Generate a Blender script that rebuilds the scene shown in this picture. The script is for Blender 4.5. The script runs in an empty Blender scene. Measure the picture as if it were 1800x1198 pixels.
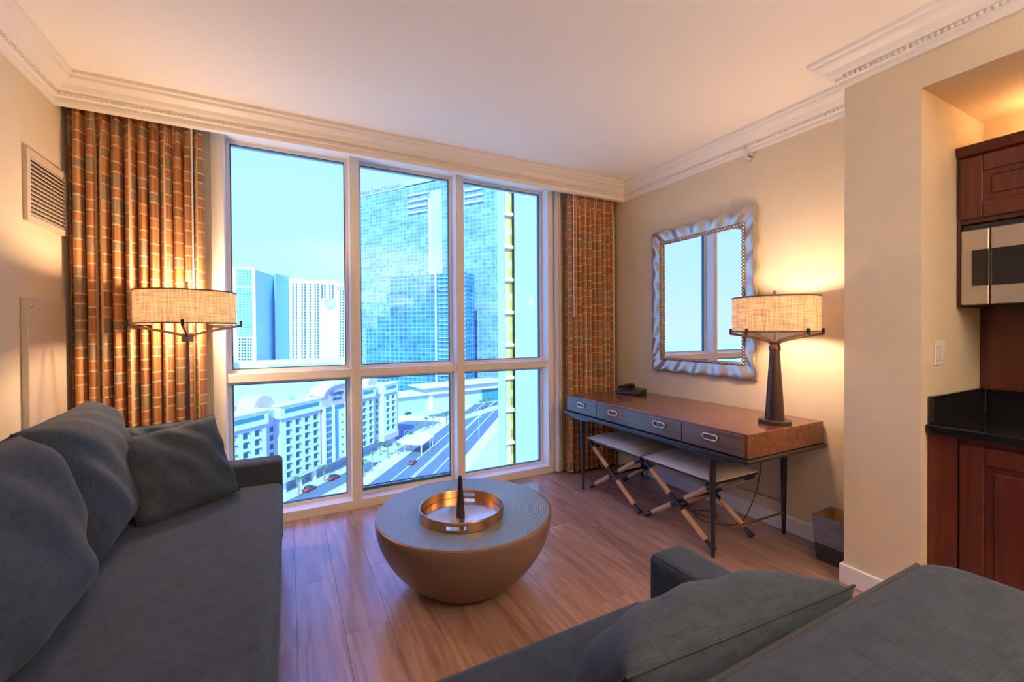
import bpy, bmesh, math, random
from mathutils import Vector, Matrix
import numpy as np
random.seed(7)
S = bpy.context.scene
COL = S.collection
R = math.radians
# ------------------------------------------------------------------ camera
F, CY, YAW, PITCH, ROLL = 754.232, 589.712, 0.480681, -0.0101655, 0.00654596
H = 1.30
def cam_axes():
    f = np.array([math.sin(YAW)*math.cos(PITCH), math.cos(YAW)*math.cos(PITCH), math.sin(PITCH)])
    r = np.array([math.cos(YAW), -math.sin(YAW), 0]); d = np.cross(f, r)
    return math.cos(ROLL)*r+math.sin(ROLL)*d, -math.sin(ROLL)*r+math.cos(ROLL)*d, f
AX = cam_axes(); CPOS = np.array([0, 0, H])
def ray(px, py):
    return (px-900)/F*AX[0] + (py-CY)/F*AX[1] + AX[2]
def at(px, py, ax, val):            # pixel -> point on the plane  coordinate[ax] = val
    d = ray(px, py); return CPOS + (val-CPOS[ax])/d[ax]*d
cam = bpy.data.cameras.new('camera'); cam.sensor_width = 36; cam.lens = F/1800*36
cam.shift_y = (CY-599)/1800; cam.clip_start = .02; cam.clip_end = 6000
co = bpy.data.objects.new('camera', cam); COL.objects.link(co)
m = Matrix([[AX[0][i], -AX[1][i], -AX[2][i], CPOS[i]] for i in range(3)] + [[0, 0, 0, 1]])
co.matrix_world = m
S.camera = co
# ------------------------------------------------------------------ look
S.view_settings.view_transform = 'Standard'; S.view_settings.look = 'None'
S.view_settings.gamma = 1; S.view_settings.use_curve_mapping = False
S.view_settings.exposure = 0.52
S.cycles.use_denoising = True
S.cycles.max_bounces = 10; S.cycles.diffuse_bounces = 6; S.cycles.transparent_max_bounces = 12
S.cycles.sample_clamp_indirect = 6.0; S.cycles.caustics_reflective = False; S.cycles.caustics_refractive = False
# ------------------------------------------------------------------ sky and sun
W = bpy.data.worlds.new('sky'); S.world = W; W.use_nodes = True
nt = W.node_tree; nt.nodes.clear()
tc = nt.nodes.new('ShaderNodeTexCoord'); sx = nt.nodes.new('ShaderNodeSeparateXYZ')
rp = nt.nodes.new('ShaderNodeValToRGB'); bg = nt.nodes.new('ShaderNodeBackground'); wo = nt.nodes.new('ShaderNodeOutputWorld')
nt.links.new(tc.outputs['Generated'], sx.inputs[0]); nt.links.new(sx.outputs['Z'], rp.inputs[0])
nt.links.new(rp.outputs[0], bg.inputs[0]); nt.links.new(bg.outputs[0], wo.inputs[0])
rp.color_ramp.elements[0].position = 0.0; rp.color_ramp.elements[0].color = (1.30, .80, 1.5, 1)
rp.color_ramp.elements[1].position = .55; rp.color_ramp.elements[1].color = (.85, .76, 2.5, 1)
e = rp.color_ramp.elements.new(.18); e.color = (1.02, .77, 2.0, 1)
bg.inputs[1].default_value = 1.0
sun = bpy.data.lights.new('sun', 'SUN'); sun.energy = 6.2; sun.angle = .01; sun.color = (1, .96, .9)
so = bpy.data.objects.new('sun', sun); COL.objects.link(so)
so.rotation_euler = Vector((-.35, -.70, .62)).to_track_quat('Z', 'Y').to_euler()
WARM = (1.0, .68, .42)
LAMP_W, TABLE_W, KITCHEN_W, FILL_W = 44, 33, 5, 118
# ------------------------------------------------------------------ materials
def newmat(name):
    mt = bpy.data.materials.new(name); mt.use_nodes = True
    n = mt.node_tree.nodes; b = n['Principled BSDF']
    return mt, mt.node_tree, b
def mat(name, col, rough=.5, metal=0, noise=0, nscale=20, bump=0, bscale=60, stretch=None, spec=None, coat=0):
    mt, t, b = newmat(name)
    b.inputs['Base Color'].default_value = (*col, 1); b.inputs['Roughness'].default_value = rough; b.inputs['Metallic'].default_value = metal
    if spec is not None: b.inputs['Specular IOR Level'].default_value = spec
    if coat: b.inputs['Coat Weight'].default_value = coat; b.inputs['Coat Roughness'].default_value = .1
    if noise or bump:
        tcn = t.nodes.new('ShaderNodeTexCoord'); mp = t.nodes.new('ShaderNodeMapping'); t.links.new(tcn.outputs['Object'], mp.inputs[0])
        if stretch: mp.inputs['Scale'].default_value = stretch
        if noise:
            nz = t.nodes.new('ShaderNodeTexNoise'); nz.inputs['Scale'].default_value = nscale; nz.inputs['Detail'].default_value = 5
            t.links.new(mp.outputs[0], nz.inputs['Vector'])
            mx = t.nodes.new('ShaderNodeMixRGB'); mx.inputs[1].default_value = (*[c*(1-noise) for c in col], 1); mx.inputs[2].default_value = (*[min(1, c*(1+noise)) for c in col], 1)
            t.links.new(nz.outputs['Fac'], mx.inputs[0]); t.links.new(mx.outputs[0], b.inputs['Base Color'])
        if bump:
            nb = t.nodes.new('ShaderNodeTexNoise'); nb.inputs['Scale'].default_value = bscale; nb.inputs['Detail'].default_value = 3
            t.links.new(mp.outputs[0], nb.inputs['Vector'])
            bp = t.nodes.new('ShaderNodeBump'); bp.inputs['Strength'].default_value = bump; bp.inputs['Distance'].default_value = .004
            t.links.new(nb.outputs['Fac'], bp.inputs['Height']); t.links.new(bp.outputs[0], b.inputs['Normal'])
    return mt
def math_node(t, op, a, b=None):
    n = t.nodes.new('ShaderNodeMath'); n.operation = op
    for i, v in enumerate((a, b)):
        if v is None: continue
        if isinstance(v, (int, float)): n.inputs[i].default_value = v
        else: t.links.new(v, n.inputs[i])
    return n.outputs[0]
def wood(name, c1, c2, rough=.35, axis='Y', scale=1.0, coat=0, spec=.5):
    mt, t, b = newmat(name); tcn = t.nodes.new('ShaderNodeTexCoord'); mp = t.nodes.new('ShaderNodeMapping')
    oi = t.nodes.new('ShaderNodeObjectInfo'); vm = t.nodes.new('ShaderNodeVectorMath'); vm.operation = 'ADD'
    cmb = t.nodes.new('ShaderNodeCombineXYZ'); rnd = math_node(t, 'MULTIPLY', oi.outputs['Random'], 37.0)
    for i in range(3): t.links.new(rnd, cmb.inputs[i])
    t.links.new(tcn.outputs['Object'], vm.inputs[0]); t.links.new(cmb.outputs[0], vm.inputs[1]); t.links.new(vm.outputs[0], mp.inputs[0])
    mp.inputs['Scale'].default_value = {'Y': (14*scale, 1.1*scale, 14*scale), 'X': (1.1*scale, 14*scale, 14*scale), 'Z': (14*scale, 14*scale, 1.1*scale)}[axis]
    nz = t.nodes.new('ShaderNodeTexNoise'); nz.inputs['Scale'].default_value = 1.6; nz.inputs['Detail'].default_value = 7; nz.inputs['Distortion'].default_value = 1.2
    t.links.new(mp.outputs[0], nz.inputs['Vector'])
    cr = t.nodes.new('ShaderNodeValToRGB'); cr.color_ramp.elements[0].position = .3; cr.color_ramp.elements[1].position = .7
    cr.color_ramp.elements[0].color = (*c1, 1); cr.color_ramp.elements[1].color = (*c2, 1)
    t.links.new(nz.outputs['Fac'], cr.inputs[0])
    hs = t.nodes.new('ShaderNodeHueSaturation'); t.links.new(cr.outputs[0], hs.inputs['Color'])
    t.links.new(math_node(t, 'ADD', math_node(t, 'MULTIPLY', oi.outputs['Random'], .22), .89), hs.inputs['Value'])
    t.links.new(hs.outputs[0], b.inputs['Base Color'])
    b.inputs['Roughness'].default_value = rough; b.inputs['Specular IOR Level'].default_value = spec
    if coat: b.inputs['Coat Weight'].default_value = coat; b.inputs['Coat Roughness'].default_value = .15
    bp = t.nodes.new('ShaderNodeBump'); bp.inputs['Strength'].default_value = .12; bp.inputs['Distance'].default_value = .003
    t.links.new(nz.outputs['Fac'], bp.inputs['Height']); t.links.new(bp.outputs[0], b.inputs['Normal'])
    return mt
def fabric(name, col, rough=.9, scale=300, amt=.3):
    mt, t, b = newmat(name); tcn = t.nodes.new('ShaderNodeTexCoord')
    out = []
    for st in ((1, .08, .08), (.08, 1, .08), (.08, .08, 1)):
        mp = t.nodes.new('ShaderNodeMapping'); mp.inputs['Scale'].default_value = st; t.links.new(tcn.outputs['Object'], mp.inputs[0])
        nz = t.nodes.new('ShaderNodeTexNoise'); nz.inputs['Scale'].default_value = scale; nz.inputs['Detail'].default_value = 2; t.links.new(mp.outputs[0], nz.inputs['Vector']); out.append(nz.outputs['Fac'])
    a = math_node(t, 'MULTIPLY', math_node(t, 'ADD', math_node(t, 'ADD', out[0], out[1]), out[2]), .3333)
    mr = t.nodes.new('ShaderNodeMapRange'); mr.inputs[1].default_value = .35; mr.inputs[2].default_value = .65; t.links.new(a, mr.inputs[0])
    mx = t.nodes.new('ShaderNodeMixRGB'); mx.inputs[1].default_value = (*[c*(1-amt) for c in col], 1); mx.inputs[2].default_value = (*[c*(1+amt) for c in col], 1)
    t.links.new(mr.outputs[0], mx.inputs[0]); t.links.new(mx.outputs[0], b.inputs['Base Color'])
    b.inputs['Roughness'].default_value = rough; b.inputs['Specular IOR Level'].default_value = .2
    b.inputs['Sheen Weight'].default_value = .08; b.inputs['Sheen Roughness'].default_value = .5
    bp = t.nodes.new('ShaderNodeBump'); bp.inputs['Strength'].default_value = .15; bp.inputs['Distance'].default_value = .002
    t.links.new(a, bp.inputs['Height']); t.links.new(bp.outputs[0], b.inputs['Normal'])
    return mt
def curtain_mat():
    mt, t, b = newmat('curtain_print'); uv = t.nodes.new('ShaderNodeUVMap'); uv.uv_map = 'UVMap'
    sp = t.nodes.new('ShaderNodeSeparateXYZ'); t.links.new(uv.outputs[0], sp.inputs[0])
    cw, per, tall = .064, .150, .63                        # block width, period and share of the tall block
    u = math_node(t, 'DIVIDE', sp.outputs[0], cw); iu = math_node(t, 'FLOOR', u)
    v = math_node(t, 'ADD', math_node(t, 'DIVIDE', sp.outputs[1], per), math_node(t, 'MULTIPLY', iu, .5)); jv = math_node(t, 'FLOOR', v); gv = math_node(t, 'FRACT', v)
    par = math_node(t, 'LESS_THAN', gv, tall)              # 1 = tall block, upright stripes
    iv = math_node(t, 'ADD', math_node(t, 'MULTIPLY', jv, 2.0), par)
    fu = math_node(t, 'FRACT', u)
    fv = math_node(t, 'ADD', math_node(t, 'MULTIPLY', par, math_node(t, 'DIVIDE', gv, tall)), math_node(t, 'MULTIPLY', math_node(t, 'SUBTRACT', 1.0, par), math_node(t, 'DIVIDE', math_node(t, 'SUBTRACT', gv, tall), 1-tall)))
    eu = math_node(t, 'LESS_THAN', math_node(t, 'MINIMUM', fu, math_node(t, 'SUBTRACT', 1.0, fu)), .065)
    dv_ = math_node(t, 'MINIMUM', gv, math_node(t, 'MINIMUM', math_node(t, 'SUBTRACT', 1.0, gv), math_node(t, 'ABSOLUTE', math_node(t, 'SUBTRACT', gv, tall))))
    ev = math_node(t, 'LESS_THAN', dv_, .028)
    edge = math_node(t, 'MAXIMUM', eu, ev)
    # stripes horizontally or vertically
    s1 = math_node(t, 'SINE', math_node(t, 'MULTIPLY', fv, 30.0)); s2 = math_node(t, 'SINE', math_node(t, 'MULTIPLY', fu, 32.0))
    mxs = t.nodes.new('ShaderNodeMix'); t.links.new(par, mxs.inputs[0]); t.links.new(s1, mxs.inputs[2]); t.links.new(s2, mxs.inputs[3])
    st = math_node(t, 'ADD', math_node(t, 'MULTIPLY', mxs.outputs[0], .5), .5)
    wn = t.nodes.new('ShaderNodeTexWhiteNoise'); wn.noise_dimensions = '2D'; cb = t.nodes.new('ShaderNodeCombineXYZ')
    t.links.new(iu, cb.inputs[0]); t.links.new(iv, cb.inputs[1]); t.links.new(cb.outputs[0], wn.inputs['Vector'])
    cr = t.nodes.new('ShaderNodeValToRGB'); cr.color_ramp.interpolation = 'CONSTANT'
    cols = [(.0, (.30, .115, .045)), (.3, (.40, .15, .055)), (.55, (.27, .19, .125)), (.8, (.46, .20, .075))]
    cr.color_ramp.elements[0].color = (*cols[0][1], 1); cr.color_ramp.elements[1].position = cols[1][0]; cr.color_ramp.elements[1].color = (*cols[1][1], 1)
    for p_, c_ in cols[2:]:
        e_ = cr.color_ramp.elements.new(p_); e_.color = (*c_, 1)
    t.links.new(wn.outputs['Value'], cr.inputs[0])
    m1 = t.nodes.new('ShaderNodeMixRGB'); t.links.new(math_node(t, 'MULTIPLY', st, .45), m1.inputs[0]); t.links.new(cr.outputs[0], m1.inputs[1]); m1.inputs[2].default_value = (.55, .33, .16, 1)
    m2 = t.nodes.new('ShaderNodeMixRGB'); t.links.new(edge, m2.inputs[0]); t.links.new(m1.outputs[0], m2.inputs[1]); m2.inputs[2].default_value = (.66, .47, .29, 1)
    t.links.new(m2.outputs[0], b.inputs['Base Color']); b.inputs['Roughness'].default_value = .85; b.inputs['Specular IOR Level'].default_value = .2
    return mt
def shade_mat():
    mt, t, b = newmat('linen_shade'); t.nodes.remove(b); out = t.nodes['Material Output']
    tcn = t.nodes.new('ShaderNodeTexCoord'); fac = []
    for st in ((6, 6, 160), (160, 160, 5)):
        mp = t.nodes.new('ShaderNodeMapping'); mp.inputs['Scale'].default_value = st; t.links.new(tcn.outputs['Object'], mp.inputs[0])
        nz = t.nodes.new('ShaderNodeTexNoise'); nz.inputs['Scale'].default_value = 1.5; nz.inputs['Detail'].default_value = 3; t.links.new(mp.outputs[0], nz.inputs['Vector']); fac.append(nz.outputs['Fac'])
    a = math_node(t, 'MULTIPLY', math_node(t, 'ADD', fac[0], fac[1]), .5)
    cr = t.nodes.new('ShaderNodeValToRGB'); cr.color_ramp.elements[0].position = .36; cr.color_ramp.elements[1].position = .58
    cr.color_ramp.elements[0].color = (.30, .18, .09, 1); cr.color_ramp.elements[1].color = (.76, .56, .36, 1); t.links.new(a, cr.inputs[0])
    d = t.nodes.new('ShaderNodeBsdfDiffuse'); tr = t.nodes.new('ShaderNodeBsdfTranslucent'); mx = t.nodes.new('ShaderNodeMixShader'); mx.inputs[0].default_value = .10
    t.links.new(cr.outputs[0], d.inputs[0]); t.links.new(cr.outputs[0], tr.inputs[0]); t.links.new(d.outputs[0], mx.inputs[1]); t.links.new(tr.outputs[0], mx.inputs[2]); t.links.new(mx.outputs[0], out.inputs[0])
    return mt
def glass_mat(name, tint, refl=1.0):
    mt, t, b = newmat(name); t.nodes.remove(b); out = t.nodes['Material Output']
    tr = t.nodes.new('ShaderNodeBsdfTransparent'); tr.inputs[0].default_value = (*tint, 1)
    gl = t.nodes.new('ShaderNodeBsdfGlossy'); gl.inputs['Roughness'].default_value = .0; gl.inputs[0].default_value = (refl, refl, refl, 1)
    fr = t.nodes.new('ShaderNodeFresnel'); fr.inputs[0].default_value = 1.5; mx = t.nodes.new('ShaderNodeMixShader')
    t.links.new(fr.outputs[0], mx.inputs[0]); t.links.new(tr.outputs[0], mx.inputs[1]); t.links.new(gl.outputs[0], mx.inputs[2]); t.links.new(mx.outputs[0], out.inputs[0])
    return mt
def panel_glass(name, c1, c2, mortar, bw, bh, rough=.25, bias=0):
    mt, t, b = newmat(name); tcn = t.nodes.new('ShaderNodeTexCoord'); sp = t.nodes.new('ShaderNodeSeparateXYZ'); cb = t.nodes.new('ShaderNodeCombineXYZ')
    t.links.new(tcn.outputs['Object'], sp.inputs[0]); t.links.new(math_node(t, 'ADD', sp.outputs[0], sp.outputs[1]), cb.inputs[0]); t.links.new(sp.outputs[2], cb.inputs[1])
    br = t.nodes.new('ShaderNodeTexBrick'); br.offset = 0; br.inputs['Scale'].default_value = 1; br.inputs['Mortar Size'].default_value = .35; br.inputs['Brick Width'].default_value = bw; br.inputs['Row Height'].default_value = bh; br.inputs['Bias'].default_value = bias
    br.inputs['Color1'].default_value = (*c1, 1); br.inputs['Color2'].default_value = (*c2, 1); br.inputs['Mortar'].default_value = (*mortar, 1); t.links.new(cb.outputs[0], br.inputs['Vector'])
    wn = t.nodes.new('ShaderNodeTexNoise'); wn.inputs['Scale'].default_value = .035; wn.inputs['Detail'].default_value = 4; mp = t.nodes.new('ShaderNodeMapping'); mp.inputs['Scale'].default_value = (1, 1, 3.5)
    t.links.new(tcn.outputs['Object'], mp.inputs[0]); t.links.new(mp.outputs[0], wn.inputs['Vector'])
    hs = t.nodes.new('ShaderNodeHueSaturation'); t.links.new(br.outputs[0], hs.inputs['Color']); t.links.new(math_node(t, 'ADD', math_node(t, 'MULTIPLY', wn.outputs['Fac'], 1.2), .4), hs.inputs['Value'])
    t.links.new(hs.outputs[0], b.inputs['Base Color']); b.inputs['Roughness'].default_value = rough
    return mt
def table_mat(name, col, mode):
    mt, t, b = newmat(name); tcn = t.nodes.new('ShaderNodeTexCoord')
    wv = t.nodes.new('ShaderNodeTexWave'); wv.wave_type = 'RINGS' if mode == 'ring' else 'BANDS'
    if mode == 'ring': wv.rings_direction = 'Z'
    else: wv.bands_direction = 'Z'
    wv.inputs['Scale'].default_value = 24 if mode == 'ring' else 52; wv.inputs['Distortion'].default_value = .9; wv.inputs['Detail'].default_value = 2; wv.inputs['Detail Scale'].default_value = 3
    t.links.new(tcn.outputs['Object'], wv.inputs['Vector'])
    nz = t.nodes.new('ShaderNodeTexNoise'); nz.inputs['Scale'].default_value = 160; t.links.new(tcn.outputs['Object'], nz.inputs['Vector'])
    h = math_node(t, 'ADD', math_node(t, 'MULTIPLY', wv.outputs['Fac'], .6), math_node(t, 'MULTIPLY', nz.outputs['Fac'], .6))
    mx = t.nodes.new('ShaderNodeMixRGB'); t.links.new(h, mx.inputs[0]); mx.inputs[1].default_value = (*[c*.62 for c in col], 1); mx.inputs[2].default_value = (*[c*1.2 for c in col], 1)
    t.links.new(mx.outputs[0], b.inputs['Base Color']); b.inputs['Roughness'].default_value = .36; b.inputs['Specular IOR Level'].default_value = .8 if mode == 'ring' else .5
    bp = t.nodes.new('ShaderNodeBump'); bp.inputs['Strength'].default_value = .4 if mode == 'ring' else .22; bp.inputs['Distance'].default_value = .003; t.links.new(h, bp.inputs['Height']); t.links.new(bp.outputs[0], b.inputs['Normal'])
    return mt
def emit(name, col, s):
    mt, t, b = newmat(name); b.inputs['Base Color'].default_value = (*col, 1); b.inputs['Emission Color'].default_value = (*col, 1); b.inputs['Emission Strength'].default_value = s
    return mt
M = dict(
    wall=mat('wallpaper', (.70, .60, .43), .8, noise=.07, nscale=9, bump=.1, bscale=140),
    ceil=mat('ceiling_paint', (.91, .86, .79), .9, noise=.02, nscale=3),
    trim=mat('trim_paint', (.82, .77, .71), .45),
    base=mat('baseboard_paint', (.80, .80, .82), .4),
    wframe=mat('window_frame_paint', (.80, .73, .67), .4),
    gasket=mat('dark_gasket', (.03, .10, .14), .4),
    glass=glass_mat('tinted_window_glass', (.38, .90, 1.0)),
    plank=wood('floor_plank', (.25, .135, .095), (.42, .245, .185), .24, 'Y', spec=.9),
    gapm=mat('floor_underlay', (.14, .09, .07), .8),
    sofa=fabric('charcoal_linen', (.038, .053, .073)),
    pillow=fabric('dark_slate_linen', (.047, .063, .080)),
    piping=mat('seam_thread', (.045, .046, .052), .9),
    curtain=curtain_mat(),
    sheer=mat('sheer_fabric', (.66, .58, .52), .9, noise=.08, nscale=40),
    whitep=mat('white_plastic', (.78, .74, .68), .4),
    bronze=mat('dark_bronze', (.085, .048, .038), .38, .35),
    darkmetal=mat('lamp_dark_metal', (.07, .045, .04), .32, .6),
    shade=shade_mat(),
    shtrim=mat('shade_trim', (.16, .10, .06), .8),
    deskw=wood('desk_walnut', (.13, .042, .018), (.25, .085, .034), .22, 'Y', coat=.3),
    deskf=wood('desk_front', (.085, .06, .05), (.15, .10, .075), .2, 'Y'),
    black=mat('black_lacquer', (.018, .018, .022), .3),
    brass=mat('brass', (.78, .55, .30), .28, 1),
    brassd=mat('brass_rod', (.5, .32, .14), .35, 1),
    cream=mat('cream_leather', (.72, .68, .62), .5, bump=.08, bscale=180),
    rope=mat('rattan_wrap', (.55, .34, .19), .7, noise=.3, nscale=120, bump=.6, bscale=160, stretch=(1, 1, 1)),
    tside=table_mat('woven_side', (.19, .108, .08), 'band'), ttop=table_mat('woven_top', (.16, .19, .20), 'ring'),  # blue of the window reflection is put into the top's grey colour
    copper=mat('copper_tray', (.62, .34, .17), .22, 1), trayin=mat('tray_mirror', (.80, .70, .60), .12, 1),
    silver=mat('silver_leaf', (.60, .56, .44), .32, .9, noise=.15, nscale=14),
    bead=mat('antique_bead', (.42, .33, .27), .35, .7), mirror=mat('mirror_glass', (.93, .95, .96), .01, 1),
    cherry=wood('cherry_cabinet', (.062, .013, .008), (.115, .027, .014), .32, 'Z'),
    granite=mat('black_granite', (.008, .008, .010), .12, noise=.5, nscale=200),
    steel=mat('brushed_steel', (.55, .50, .46), .33, .9, noise=.06, nscale=60, stretch=(1, .05, 1)),
    blackglass=mat('black_glass', (.012, .012, .014), .06), chrome=mat('chrome', (.8, .8, .82), .12, 1),
    vent=mat('vent_paint', (.62, .52, .41), .5), ventd=mat('vent_dark', (.05, .035, .025), .9),
    panel=mat('wall_panel', (.60, .50, .40), .45), bin=mat('bin_plastic', (.035, .03, .035), .4),
    liner=mat('bin_liner', (.17, .19, .24), .22, noise=.5, nscale=25, bump=.8, bscale=22, stretch=(1, 1, 6)),
    wicker=mat('bin_wicker', (.42, .24, .11), .8, noise=.4, nscale=60),
    phone=mat('phone_plastic', (.015, .015, .018), .28), phonel=mat('phone_plate', (.5, .48, .48), .35),
    cord=mat('black_cord', (.02, .018, .018), .6), bulb=emit('bulb_glow', (1, .62, .3), 6),
    # outdoors
    gnd=mat('pale_ground', (.55, .55, .52), .9, noise=.18, nscale=.05), road=mat('asphalt', (.13, .15, .19), .85, noise=.15, nscale=.3),
    walk=mat('sidewalk', (.72, .71, .68), .9, noise=.08, nscale=.4), line=mat('road_paint', (.85, .85, .82), .8),
    stucco=mat('hotel_stucco', (.68, .68, .66), .9), stuccop=mat('hotel_pink', (.60, .44, .47), .9), stuccog=mat('hotel_grey', (.40, .44, .52), .9), roofm=mat('hotel_roof', (.60, .60, .58), .9, noise=.2, nscale=.3),
    win=mat('hotel_window', (.03, .09, .10), .25), darkm=mat('window_shadow_dark', (.10, .15, .17), .8), teal=mat('teal_glass', (.05, .22, .26), .2), signg=mat('roof_sign_letter', (.22, .26, .32), .6), signt=mat('sign_letter', (.02, .13, .18), .6),  # window shadow colour also serves vent blocks and lamp heads
    white=mat('white_cladding', (.80, .80, .80), .85), wglass=panel_glass('white_tower_glass', (.10, .30, .46), (.18, .42, .55), (.5, .62, .68), 3.2, 3.0), bluew=mat('blue_wall_and_shade', (.40, .62, .74), .7, noise=.08, nscale=.1),  # blue wall colour also stands in for shade on the tower wings
    gtower=panel_glass('glass_tower_panels', (.12, .22, .36), (.24, .34, .46), (.30, .40, .52), 4.2, 3.3), mtower=panel_glass('reflection_panels', (.02, .10, .19), (.05, .20, .30), (.14, .32, .42), 4.0, 3.1, bias=.1),
    slab=mat('pale_slab', (.50, .56, .62), .8), gold=panel_glass('gold_glazing', (.42, .24, .03), (.58, .38, .06), (.6, .48, .2), 1.0, 1.55, .2), pier=mat('pale_pier', (.36, .42, .50), .8),
    green=mat('palm_leaf', (.10, .18, .06), .7), trunk=mat('palm_trunk', (.30, .24, .17), .9), carred=mat('car_red', (.55, .06, .05), .25), carwhite=mat('car_white', (.8, .8, .8), .25), cardark=mat('car_dark', (.05, .06, .08), .25), tyre=mat('tyre', (.02, .02, .02), .8),
)
# ------------------------------------------------------------------ helpers
class MB:
    def __init__(s): s.bm = bmesh.new(); s.uv = None
    def box(s, a, b, bev=0, seg=2, rot=None):
        a, b = Vector(a), Vector(b); c = (a+b)/2; d = b-a
        r = bmesh.ops.create_cube(s.bm, size=1); vs = r['verts']
        for v in vs:
            v.co = Vector((v.co.x*d.x, v.co.y*d.y, v.co.z*d.z))
        if bev:
            es = list({e for v in vs for e in v.link_edges}); rr = bmesh.ops.bevel(s.bm, geom=es, offset=bev, segments=seg, profile=.5, affect='EDGES')
            vs = list({v for f in rr['faces'] for v in f.verts} | {v for v in vs if v.is_valid})
        for v in vs:
            p = v.co if rot is None else rot @ v.co
            v.co = p + c
        return s
    def tube(s, p0, p1, r0, r1=None, seg=12, cap=True):
        p0, p1 = Vector(p0), Vector(p1); r1 = r0 if r1 is None else r1; d = (p1-p0).normalized()
        u = d.orthogonal().normalized(); w = d.cross(u)
        A = [s.bm.verts.new(p0+(u*math.cos(t)+w*math.sin(t))*r0) for t in [2*math.pi*i/seg for i in range(seg)]]
        B = [s.bm.verts.new(p1+(u*math.cos(t)+w*math.sin(t))*r1) for t in [2*math.pi*i/seg for i in range(seg)]]
        for i in range(seg):
            j = (i+1) % seg; s.bm.faces.new((A[i], A[j], B[j], B[i]))
        if cap: s.bm.faces.new(A[::-1]); s.bm.faces.new(B)
        return s
    def path(s, pts, r, seg=8):
        pts = [Vector(p) for p in pts]; rings = []
        for i, p in enumerate(pts):
            d = (pts[min(i+1, len(pts)-1)]-pts[max(i-1, 0)]).normalized()
            ref = Vector((0, 0, 1)) if abs(d.z) < .9 else Vector((1, 0, 0)); u = d.cross(ref).normalized(); w = d.cross(u)
            rr = r[i] if isinstance(r, (list, tuple)) else r
            rings.append([s.bm.verts.new(p+(u*math.cos(2*math.pi*k/seg)+w*math.sin(2*math.pi*k/seg))*rr) for k in range(seg)])
        for a, b in zip(rings, rings[1:]):
            for k in range(seg): s.bm.faces.new((a[k], a[(k+1) % seg], b[(k+1) % seg], b[k]))
        s.bm.faces.new(rings[0][::-1]); s.bm.faces.new(rings[-1]); return s
    def lathe(s, prof, seg=48, c=(0, 0, 0)):
        rings = []
        for r, z in prof:
            if r < 1e-6: rings.append([s.bm.verts.new((c[0], c[1], c[2]+z))])
            else: rings.append([s.bm.verts.new((c[0]+r*math.cos(2*math.pi*k/seg), c[1]+r*math.sin(2*math.pi*k/seg), c[2]+z)) for k in range(seg)])
        for a, b in zip(rings, rings[1:]):
            for k in range(seg):
                j = (k+1) % seg
                if len(a) == 1 and len(b) == 1: continue
                if len(a) == 1: s.bm.faces.new((a[0], b[j], b[k]))
                elif len(b) == 1: s.bm.faces.new((a[k], a[j], b[0]))
                else: s.bm.faces.new((a[k], a[j], b[j], b[k]))
        return s
    def prism(s, poly, z0, z1, axis=2):
        def pt(a, b, z): return {2: (a, b, z), 1: (a, z, b), 0: (z, a, b)}[axis]
        A = [s.bm.verts.new(pt(a, b, z0)) for a, b in poly]; B = [s.bm.verts.new(pt(a, b, z1)) for a, b in poly]; n = len(poly)
        for i in range(n): s.bm.faces.new((A[i], A[(i+1) % n], B[(i+1) % n], B[i]))
        s.bm.faces.new(A[::-1]); s.bm.faces.new(B); return s
    def quad(s, *pts):
        s.bm.faces.new([s.bm.verts.new(p) for p in pts]); return s
    def build(s, name, m, parent=None, smooth=False, wn=False, loc=None):
        bmesh.ops.recalc_face_normals(s.bm, faces=s.bm.faces[:])
        me = bpy.data.meshes.new(name)
        if loc is not None: bmesh.ops.translate(s.bm, verts=s.bm.verts[:], vec=-Vector(loc))
        s.bm.to_mesh(me); s.bm.free(); me.materials.append(m)
        if smooth:
            for p in me.polygons: p.use_smooth = True
            me.set_sharp_from_angle(angle=R(42))
        o = bpy.data.objects.new(name, me); COL.objects.link(o)
        if loc is not None: o.location = loc
        if wn:
            w = o.modifiers.new('wn', 'WEIGHTED_NORMAL'); w.keep_sharp = True
        if parent is not None: o.parent = parent
        return o
def tag(o, label=None, cat=None, group=None, kind=None):
    if label: o['label'] = label
    if cat: o['category'] = cat
    if group: o['group'] = group
    if kind: o['kind'] = kind
    return o
def thing(name, loc, rz=0, label=None, cat=None, group=None, kind=None):
    o = bpy.data.objects.new(name, None); o.empty_display_size = .1; COL.objects.link(o); o.location = loc; o.rotation_euler = (0, 0, rz)
    return tag(o, label, cat, group, kind)
def inst(name, me, parent, loc, rz=0, scale=None):
    o = bpy.data.objects.new(name, me); COL.objects.link(o); o.parent = parent; o.location = loc; o.rotation_euler = (0, 0, rz)
    if scale: o.scale = scale
    return o
def boxmesh(name, size, m, bev=0):
    b = MB().box([-x/2 for x in size], [x/2 for x in size], bev, 1); me = bpy.data.meshes.new(name); b.bm.to_mesh(me); b.bm.free(); me.materials.append(m); return me
def struct(o): o['kind'] = 'structure'; return o
def copy_tree(o, parent=None):
    c = o.copy(); COL.objects.link(c); c.parent = parent
    for ch in o.children: copy_tree(ch, c)
    return c
def textmesh(name, body, size, ext, m, parent, mtx, shear=0):
    cu = bpy.data.curves.new(name, 'FONT'); cu.body = body; cu.size = size; cu.extrude = ext; cu.align_x = 'CENTER'; cu.shear = shear
    tmp = bpy.data.objects.new('tmp', cu); COL.objects.link(tmp); dg = bpy.context.evaluated_depsgraph_get()
    me = bpy.data.meshes.new_from_object(tmp.evaluated_get(dg)); bpy.data.objects.remove(tmp); me.name = name; me.materials.clear(); me.materials.append(m)
    o = bpy.data.objects.new(name, me); COL.objects.link(o); o.parent = parent; o.matrix_local = mtx; return o
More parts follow.
